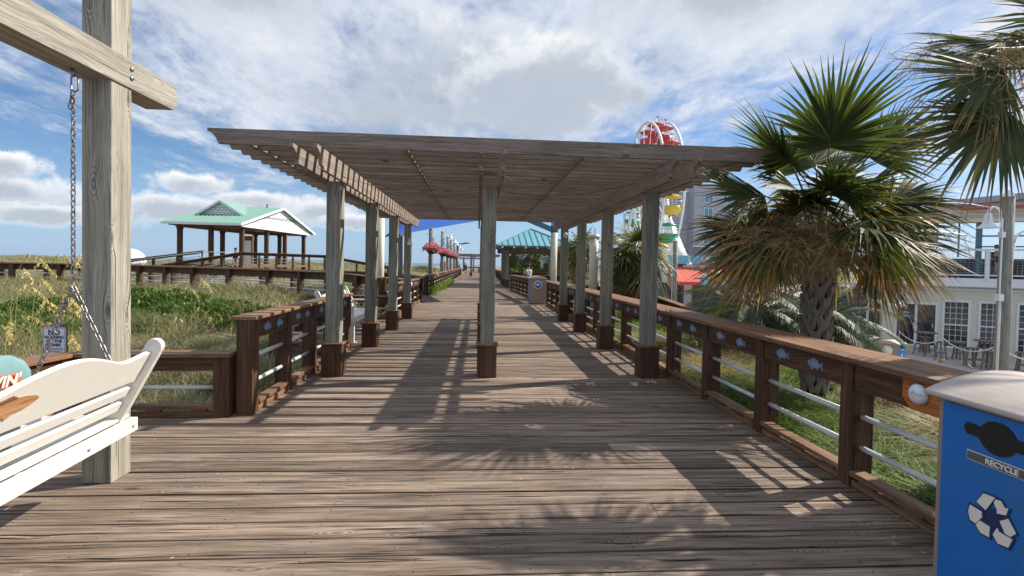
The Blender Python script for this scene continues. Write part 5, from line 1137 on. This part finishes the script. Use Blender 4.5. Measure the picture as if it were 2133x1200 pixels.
# ------------------------------------------------------------------ restaurant
RZ_ = math.atan2(-.581, .814); rs = thing('restaurant', 'cream two storey restaurant with white trimmed windows and open upper balcony', 'building', (0, 0, 0))
def lb(name, mat, bx_, par=rs, bevel=0.):
    m = MB(); 
    for b in bx_: m.box(*b)
    return m.build(name, mat, par, True, bevel)
T = .25; Wz = 3.0
lb('wall', M['cream'], [(0, .5, 0, T, 0, Wz), (.5, 2.14, 0, T, 2.16, Wz), (2.14, 2.40, 0, T, 0, Wz), (2.40, 3.25, 0, T, 2.25, Wz), (2.40, 3.25, 0, T, 0, .1), (3.25, 3.70, 0, T, 0, Wz), (3.70, 4.55, 0, T, 2.25, Wz), (3.70, 4.55, 0, T, 0, .1), (4.55, 5.0, 0, T, 0, Wz), (5.0, 5.85, 0, T, 2.25, Wz), (5.0, 5.85, 0, T, 0, .1), (5.85, 14, 0, T, 0, Wz), (0, .25, T, 9, 0, Wz), (.25, 14, 8.8, 9, 0, Wz)])
lb('side_annex', M['slate'], [(-3.6, -.02, 1.6, 8, 0, 2.9)])
lb('annex_post', M['trim'], [(-.62, -.52, .9, 1.0, 0, 2.9), (-3.6, .0, .9, 1.0, 2.75, 2.95)])
lb('cornice', M['trim'], [(-.12, 14, -.42, 0, 3.0, 3.09), (-.02, 14, -.10, -.002, 2.82, 2.9)])
lb('fascia', M['trim'], [(-.1, 14, -.38, -.33, 3.09, 3.4)])
lb('balcony_floor', M['hotel'], [(-.1, 14, -.33, 9, 3.1, 3.4)])
for i, x0 in enumerate((2.40, 3.70, 5.0)):
    x1 = x0+.85
    fr = lb('window', M['trim'], [(x0-.09, x0, -.03, .06, .02, 2.34), (x1, x1+.09, -.03, .06, .02, 2.34), (x0, x1, -.03, .06, 2.24, 2.34), (x0, x1, -.03, .06, .02, .12), (x0, x1, -.02, .05, 1.13, 1.19)])
    gl = MB(); gl.box(x0, x1, .06, .075, .1, 2.26); g_ = gl.build('pane', M['glass'], fr, True)
    mm = [(x0+(x1-x0)*k/4-.009, x0+(x1-x0)*k/4+.009, .03, .059, .12, 2.24) for k in (1, 2, 3)]+[(x0, x1, .032, .058, .12+2.12*k/8-.009, .12+2.12*k/8+.009) for k in (1, 2, 3, 5, 6, 7)]
    gm = MB(); [gm.box(*b) for b in mm]; gm.build('muntins', M['trim'], fr, True)
dr = lb('door', M['trim'], [(.5, .58, -.03, .06, 0, 2.16), (2.06, 2.14, -.03, .06, 0, 2.16), (.58, 2.06, -.03, .06, 2.06, 2.16), (1.27, 1.37, -.03, .06, 0, 2.06), (.58, 2.06, -.03, .06, 0, .08)])
gm = MB(); gm.box(.58, 1.27, .06, .075, .05, 2.1); gm.box(1.37, 2.06, .06, .075, .05, 2.1); gm.build('pane', M['glass'], dr, True)
gm = MB(); gm.path([(1.22, -.03, .85), (1.22, -.09, .88), (1.22, -.09, 1.12), (1.22, -.03, 1.15)], .015, 6); gm.path([(1.95, -.03, .95), (1.95, -.09, .98), (1.95, -.09, 1.12), (1.95, -.03, 1.15)], .015, 6); gm.build('handle', M['trim'], dr, True)
text('9', .24, M['signw'], rs, (.95, .055, 1.82), (1, 0, 0), (0, 0, 1), ext=.002)
gm = MB(); gm.prism([(q[0]*.42, q[1]*.25) for q in FISH], (.93, .054, 1.63), (1, 0, 0), (0, 0, 1), .004); gm.prism([(q[0]*.4, q[1]*.2) for q in FISH], (.95, .054, 1.46), (1, 0, 0), (0, 0, 1), .004); gm.build('door_emblem', M['ltblue'], dr, True)
rl_ = lb('balcony_rail', M['trim'], [(-.08, 14, -.36, -.26, 4.68, 4.78), (-.08, 14, -.34, -.28, 3.52, 3.58)]); 
lb('rail_post', M['trim'], [(3.7, 3.86, -.40, -.24, 3.4, 4.68)], rl_); lb('rail_post', M['trim'], [(.1, .26, -.40, -.24, 3.4, 4.68)], rl_); lb('rail_post', M['trim'], [(5.6, 5.76, -.40, -.24, 3.4, 4.68)], rl_)
lb('rail_wires', M['steel'], [(-.08, 14, -.315, -.307, 3.66+.12*k, 3.667+.12*k) for k in range(9)]+[(x*.15, x*.15+.006, -.313, -.309, 3.58, 4.68) for x in range(1, 60)], rl_)
lb('upper_floor_shade', M['slate'], [(.2, 14, 3.4, 3.5, 3.4, 4.4)])
for x in (.15, 1.75, 3.45, 5.7): lb('upper_post', M['steelblue'] if x > 3 else M['colcream'], [(x, x+.2, .05, .25, 3.4, 6.02)])
wf_ = lb('window_frame', M['steelblue'], [(3.66, 5.7, .1, .16, 5.35, 5.42), (3.66, 5.7, .1, .16, 4.86, 4.92), (4.4, 4.46, .1, .16, 4.86, 6), (2.0, 2.06, .1, .16, 4.4, 6), (2.8, 2.86, .1, .16, 4.4, 6)])
lb('upper_beam', M['cream'], [(0, 14, -.3, .4, 6.02, 6.2)])
lb('upper_wall', M['cream'], [(0, 14, -.2, .2, 6.2, 6.9), (6.4, 14, .1, .3, 3.4, 6.02)])
lb('siding_lines', M['hotel'], [(0, 14, -.215, -.201, 6.3+.15*k, 6.32+.15*k) for k in range(4)], rs)
m = MB(); m.prism([(-.5, 6.55), (14, 7.75), (14, 8.0), (-.5, 6.85)], (0, 4.2, 0), (1, 0, 0), (0, 0, 1), 9.2); m.build('roof', M['hotel'], rs, True)
m = MB(); m.prism([(2.6, 6.58), (14, 6.92), (14, 6.99), (2.6, 6.66)], (0, -.5, 0), (1, 0, 0), (0, 0, 1), .5); m.build('awning', M['awning'], rs, True)
lb('dining_table', M['stoolw'], [(.8, 3.2, .6, 1.3, 4.2, 4.28), (1, 1.1, .7, .8, 3.4, 4.2), (2.9, 3, 1.1, 1.2, 3.4, 4.2), (4.0, 5.4, .7, 1.3, 4.2, 4.28), (4.2, 4.3, .9, 1, 3.4, 4.2), (5.2, 5.3, .9, 1, 3.4, 4.2)])
rs.location = (20.5, 24.07, -2.0); rs.rotation_euler = (0, 0, RZ_); rs['category'] = 'building'
person('diner with dark hair sitting on the restaurant balcony', (20.5+4.25*.814+.5*.581, 24.07-4.25*.581+.5*.814, 1.62), R_(150), 'sit', 'shirtd')
# patio furniture
def stool(lab, x, y, h=.72, r=.21, nm='bar_stool', cat='stool', grp='patio stools', rz=0.):
    t = thing(nm, lab, cat, (x, y, -2.0), rz, grp); m = MB(); m.lathe((0, 0, h-.04), [(r, 0), (r, .04), (0, .041)], 20); m.build('seat' if cat == 'stool' else 'table_top', M['stoolw'], t, True)
    for k in range(4):
        a = k*math.pi/2+.785; m = MB(); m.beam((math.cos(a)*r*.55, math.sin(a)*r*.55, h-.04), (math.cos(a)*r*.95, math.sin(a)*r*.95, 0), .06, .06, (math.cos(a), math.sin(a), .2)); m.build('leg', M['stoolw'], t, True)
    m = MB()
    for z in (.25,):
        for k in range(4):
            a, b = k*math.pi/2+.785, (k+1)*math.pi/2+.785; q = r*.84; m.beam((math.cos(a)*q, math.sin(a)*q, z), (math.cos(b)*q, math.sin(b)*q, z), .03, .04)
    m.build('stretcher', M['stoolw'], t, True); return t
s0 = stool('square legged stool nearest the restaurant door', 19.55, 19.85)
for x, y, rz, lab in [(20.2, 21.3, .4, 'stool tucked left of the first patio table'), (19.3, 18.35, .9, 'middle stool between the two patio tables'), (19.25, 17.6, .2, 'stool in front of the second patio table'), (20.3, 17.3, .5, 'stool right of the lamp post'), (21.83, 26.2, .1, 'lone stool left of the cream restaurant corner'), (20.25, 19.75, .3, 'stool under the first window behind the first table')]:
    dup(s0, (x, y, -2.0), rz, lab)
t0 = stool('tall timber patio table before the glass doors', 19.55, 20.6, 1.03, .42, 'bar_table', 'table', 'patio tables')
dup(t0, (19.85, 18.2, -2.0), .3, 'tall timber patio table left of the lamp post'); dup(t0, (22.5, 26.4, -2.0), .1, 'tall patio table half hidden behind the restaurant corner')
rt0 = thing('rope_barrier', 'pale rope barrier sagging between thin metal stakes on the patio', 'rope barrier', (18.9, 20.5, -2)); rpts = [(18.6, 20.9), (18.7, 18.9), (18.9, 17.0), (19.2, 14.9)]
for i, (x, y) in enumerate(rpts): m = MB(); m.path([(x, y, -2), (x, y, -.95)], .015, 6); m.build('stake', M['steel'], rt0)
m = MB()
for a, b in zip(rpts, rpts[1:]): m.path([Vector((a[0]+(b[0]-a[0])*k/10, a[1]+(b[1]-a[1])*k/10, -1.0-.35*4*(k/10)*(1-k/10))) for k in range(11)], .02, 6)
m.build('rope', M['symw'], rt0)
# lamp posts at right
def lamp_post(lab, x, y, h, arms, zb=-2.0, r=.13):
    t = thing('lamp_post', lab, 'lamp post', (x, y, zb), group='lamp posts by the shops'); H = h-zb; m = MB(); m.path([(0, 0, 0), (0, 0, H)], [r*1.12, r*.95], 16); m.build('post', M['pile'], t, True)
    m = MB(); m.lathe((0, 0, H), [(r*1.25, 0), (r*1.25, .03), (0, .24*r/.13)], 4); m.build('post_cap', M['signw'], t, True)
    for (dx_, dy_, z, R2) in arms:
        d = Vector((dx_, dy_, 0)).normalized(); m = MB(); z0 = z-zb; pts = [d*r*1.0+Vector((0, 0, z0-.45)), d*(r+.03)+Vector((0, 0, z0))]
        for a in range(0, 181, 20): pts.append(d*(r+.03+R2-R2*math.cos(R_(a)))+Vector((0, 0, z0+R2*math.sin(R_(a)))))
        m.path(pts, .028, 8); ar = m.build('gooseneck', M['trim'], t, True); e = pts[-1]
        m = MB(); m.lathe((e.x, e.y, e.z-.36), [(.21, 0), (.2, .015), (.11, .1), (.08, .2), (.075, .3), (.03, .37), (0, .38)], 20, caps=False); m.build('bell_shade', M['trim'], t, True)
    m = MB(); m.path([(-r-.02, -.03, 0), (-r-.02, -.03, H-.5)], .018, 6); m.path([(-r-.04, -.08, 0), (-r-.04, -.08, H*.55)], .014, 6); m.build('conduit', M['trim'], t, True)
    m = MB(); m.box(-r-.12, -r, -.12, 0, H*.55, H*.55+.16); m.build('junction_box', M['trim'], t, True); m = MB(); m.box(-r-.1, -r, -.1, 0, H-.95, H-.82); m.build('junction_box', M['trim'], t, True); return t
lamp_post('near lamp post at right in front of the restaurant windows', 12.42, 11.05, 3.42, [(-1, .1, 3.05, .14), (1, -.2, 2.35, .3)])
lamp_post('thinner lamp post with a white gooseneck beside the red awning', 14.1, 35.2, 3.5, [(1, .1, 2.25, .45)], r=.17)
# ------------------------------------------------------------------ shops
sh_ = thing('shop', 'low white shop with red awning and blue signs', 'building', (16, 40, -2))
def wb(name, mat, bs, par=sh_):
    m = MB(); [m.box(*b) for b in bs]; return m.build(name, mat, par)
wb('wall', M['trim'], [(12.4, 24, 41, 47, -2, 1.4)]); wb('parapet', M['trim'], [(15.6, 24, 40.8, 41, 1.5, 1.85)]); wb('blue_tower', M['shopblue'], [(14.25, 15.0, 40.3, 41, -1, 3.1)]); wb('grey_panel', M['slate'], [(15.05, 16.9, 40.4, 40.9, -2, 2.1)])
sn = wb('light_sign', M['ltblue'], [(15.6, 21, 40.2, 40.38, 1.95, 2.65)]); text('RENTALS', .5, M['signw'], sh_, (18.3, 40.19, 2.15), (1, 0, 0), (0, 0, 1), ext=.01, align='LEFT')
wb('blue_awning', M['shopblue'], [(11.6, 14.2, 39.4, 40.9, .35, 2.0)]); wb('white_strip', M['trim'], [(11.4, 14.24, 39.3, 40.95, 2.0, 2.12)])
m = MB()
q = [(-1.6, .62), (-1.6, .35), (0, .35), (0, 1.72)]
for i in range(1): m.prism([(38.0, .55), (38.0, .3), (40.2, .3), (40.2, 1.72)], (18.6, 0, 0), (0, 1, 0), (0, 0, 1), 6.2)
m.build('red_awning', M['awning'], sh_)
wb('doorway', M['slate'], [(15.9, 17.2, 40.9, 40.98, -2, .3), (18, 20, 40.9, 40.98, -1.6, .2)]); wb('utility_box', M['trim'], [(14.8, 15.4, 39.9, 40.25, .4, 1.6)])
wb('awning_post', M['black'], [(15.7, 15.78, 38.1, 38.18, -2, .3)]); wb('awning_post', M['black'], [(21.4, 21.48, 38.1, 38.18, -2, .3)])
m = MB(); m.lathe((17.6, 37.9, .72), [(.42, 0), (.42, -.04), (0, -.05)], 24, axis='Y'); m.build('round_sign', M['ltblue'], sh_)
tw = thing('peaked_canopy', 'white triangular peaked canopy at the foot of the ferris wheel', 'canopy', (24, 66, -2)); m = MB(); m.lathe((25.3, 66, 0), [(3.0, 3.0), (.05, 9.2)], 4); m.build('canopy', M['trim'], tw); m = MB()
for a in range(4): m.path([(25.3+2.9*math.cos(a*1.57), 66+2.9*math.sin(a*1.57), -2), (25.3+2.9*math.cos(a*1.57), 66+2.9*math.sin(a*1.57), 3.05)], .1, 6)
m.build('pole', M['trim'], tw)
# ------------------------------------------------------------------ hotel
ht = thing('hotel', 'tall grey hotel block behind the palms', 'building', (47, 110, -2))
def hb(name, mat, bs, par=ht):
    m = MB(); [m.box(*b) for b in bs]; return m.build(name, mat, par)
hb('wall', M['hotel'], [(47.2, 57.4, 108, 130, -2, 20.2), (40.8, 47.19, 111, 130, -2, 18.8)]); hb('base_band', M['hoteld'], [(47.1, 57.5, 107.9, 108, -2, 6.4), (40.7, 47.1, 110.9, 111, -2, 5.8)]); hb('ledge', M['trim'], [(47.1, 57.5, 107.8, 107.9, 6.4, 6.6), (40.7, 47.1, 110.8, 110.9, 5.8, 6.)])
hb('parapet', M['trim'], [(47.1, 57.5, 107.9, 130.1, 20.2, 20.5), (40.7, 47.19, 110.9, 130, 18.8, 19.1)])
hb('joint_lines', M['hoteld'], [(47.2, 57.4, 107.985, 107.999, z, z+.06) for z in (9.3, 12.3, 15.3, 18.3)]+[(40.8, 47.19, 110.985, 110.999, z, z+.06) for z in (9.3, 12.3, 15.3)])
for x, y in ((43.6, 111), (49.6, 108), (53.8, 108)):
    for z in (7.2, 10.2, 13.2, 16.2):
        if y == 111 and z > 17: continue
        fr = hb('window', M['trim'], [(x-.08, x+1.88, y-.09, y-.02, z-.08, z), (x-.08, x+1.88, y-.09, y-.02, z+1.7, z+1.78), (x-.08, x, y-.09, y-.02, z, z+1.7), (x+1.8, x+1.88, y-.09, y-.02, z, z+1.7), (x+.86, x+.94, y-.09, y-.02, z, z+1.7)])
        m = MB(); m.box(x, x+1.8, y-.06, y-.021, z, z+1.7); m.build('pane', M['winblue'], fr)
# ------------------------------------------------------------------ ferris wheel
fwl = thing('ferris_wheel', 'ferris wheel with red, yellow and green gondolas rising behind the pergola', 'ferris wheel', (21.2, 61, -2)); WC = Vector((20.9, 60.5, 10.3)); WR = 8.7; PB = R_(2.5)
pd_ = Vector((math.sin(PB), math.cos(PB), 0)); ax_ = Vector((math.cos(PB), -math.sin(PB), 0))
for off in (-1.05, 1.05):
    m = MB(); m.path([WC+ax_*off+pd_*math.cos(R_(a))*WR+Vector((0, 0, math.sin(R_(a))*WR)) for a in range(0, 360, 6)], .15, 8, closed=True); m.build('rim', M['trim'], fwl)
    m = MB()
    for k in range(16): a = 2*math.pi*k/16; m.path([WC+ax_*off*.6, WC+ax_*off+pd_*math.cos(a)*WR+Vector((0, 0, math.sin(a)*WR))], .045, 5)
    m.build('spokes', M['trim'], fwl)
    m = MB(); 
    for s_ in (-1, 1): m.path([WC+ax_*off*1.9, WC+ax_*off*2.4+pd_*s_*5.5+Vector((0, 0, -12.6))], .2, 8)
    m.build('support_leg', M['trim'], fwl)
m = MB(); m.path([WC-ax_*2, WC+ax_*2], .35, 12); m.build('hub', M['symw'], fwl)
for k in range(16):
    a = 2*math.pi*(k+.5)/16; c = WC+pd_*math.cos(a)*(WR-.5)+Vector((0, 0, math.sin(a)*(WR-.7))); colr = ['red', 'red', 'yellow', 'green'][(0 if math.sin(a) > .45 else (2 if math.sin(a) > -.05 else (3 if k % 2 else 2)))]
    can = 'green' if colr == 'yellow' and k % 2 else colr
    m = MB(); m.lathe(tuple(c), [(.35, -1.55), (.7, -1.45), (1.0, -.95), (1.02, -.55), (.9, -.55), (.85, -.9), (0, -1.1)], 10, caps=False); g_ = m.build('gondola', M[colr], fwl)
    m = MB(); m.lathe(tuple(c), [(1.05, .35), (.5, .62), (0, .72)], 12, caps=False); o = m.build('canopy', M[can], g_); s = o.modifiers.new('s', 'SOLIDIFY'); s.thickness = .03
    m = MB(); m.path([c+Vector((0, 0, -1.4)), c+Vector((0, 0, 1.5))], .04, 6)
    for q in (0, 1.57, 3.14, 4.71): m.path([c+Vector((math.cos(q)*.95, math.sin(q)*.95, -.6)), c+Vector((math.cos(q)*.95, math.sin(q)*.95, .4))], .025, 5)
    m.path([c-ax_*1.05, c+ax_*1.05], .05, 6); m.build('pole', M['trim'], g_)
    m = MB(); m.prism([(0, 1.5), (.38, 1.36), (0, 1.2)], tuple(c), (1, 0, 0), (0, 0, 1), .03); m.build('pennant', M['red' if k % 2 else 'winblue'], g_)
# green bushes behind the mid palms (rail background)
k = 7000; X_ = NP.uniform(6.2, 13.5, k); Y_ = NP.uniform(19, 30, k)
blades('green_shrubbery', np.stack([X_, Y_], 1), .28, .7, .06, M['shrub'], 'green shrubbery between the ramp and the shops', 'shrubs', age=.05, z=hgt(X_, Y_)+1.1*NP.random(k)*(.6+.4*np.sin(X_*1.3)*np.sin(Y_)))
k = 9000; X_ = NP.uniform(3.2, 12, k); Y_ = NP.uniform(43.5, 62, k)
blades('far_shrubbery', np.stack([X_, Y_], 1), .5, .7, .09, M['shrub'], 'dense green shrubs behind the gazebo palms', 'shrubs', age=.2, z=hgt(X_, Y_)+1.9*NP.random(k)*(.6+.4*np.sin(X_*1.1)*np.sin(Y_*.8)))
# fallen leaf bits on the boards
for i, (x, y, lab) in enumerate([(1.96, 2.75, 'small curled tan leaf lying on the boards near the recycling bin'), (1.75, 3.42, 'dry leaf at the edge of the bright patch of sun'), (.13, 3.95, 'white dropping like fleck in the middle of the boards')][:2]):
    m = Leafs(); m.strip([Vector((x-.03, y, .004)), Vector((x, y+.004, .014)), Vector((x+.035, y-.004, .006))], [Vector((0, 1, .2)).normalized()]*3, [.004, .012, .003], 0, 1, .8, .5)
    o = m.build('dry_leaf', M['palm'], fixn=False); tag(o, lab, 'leaf')
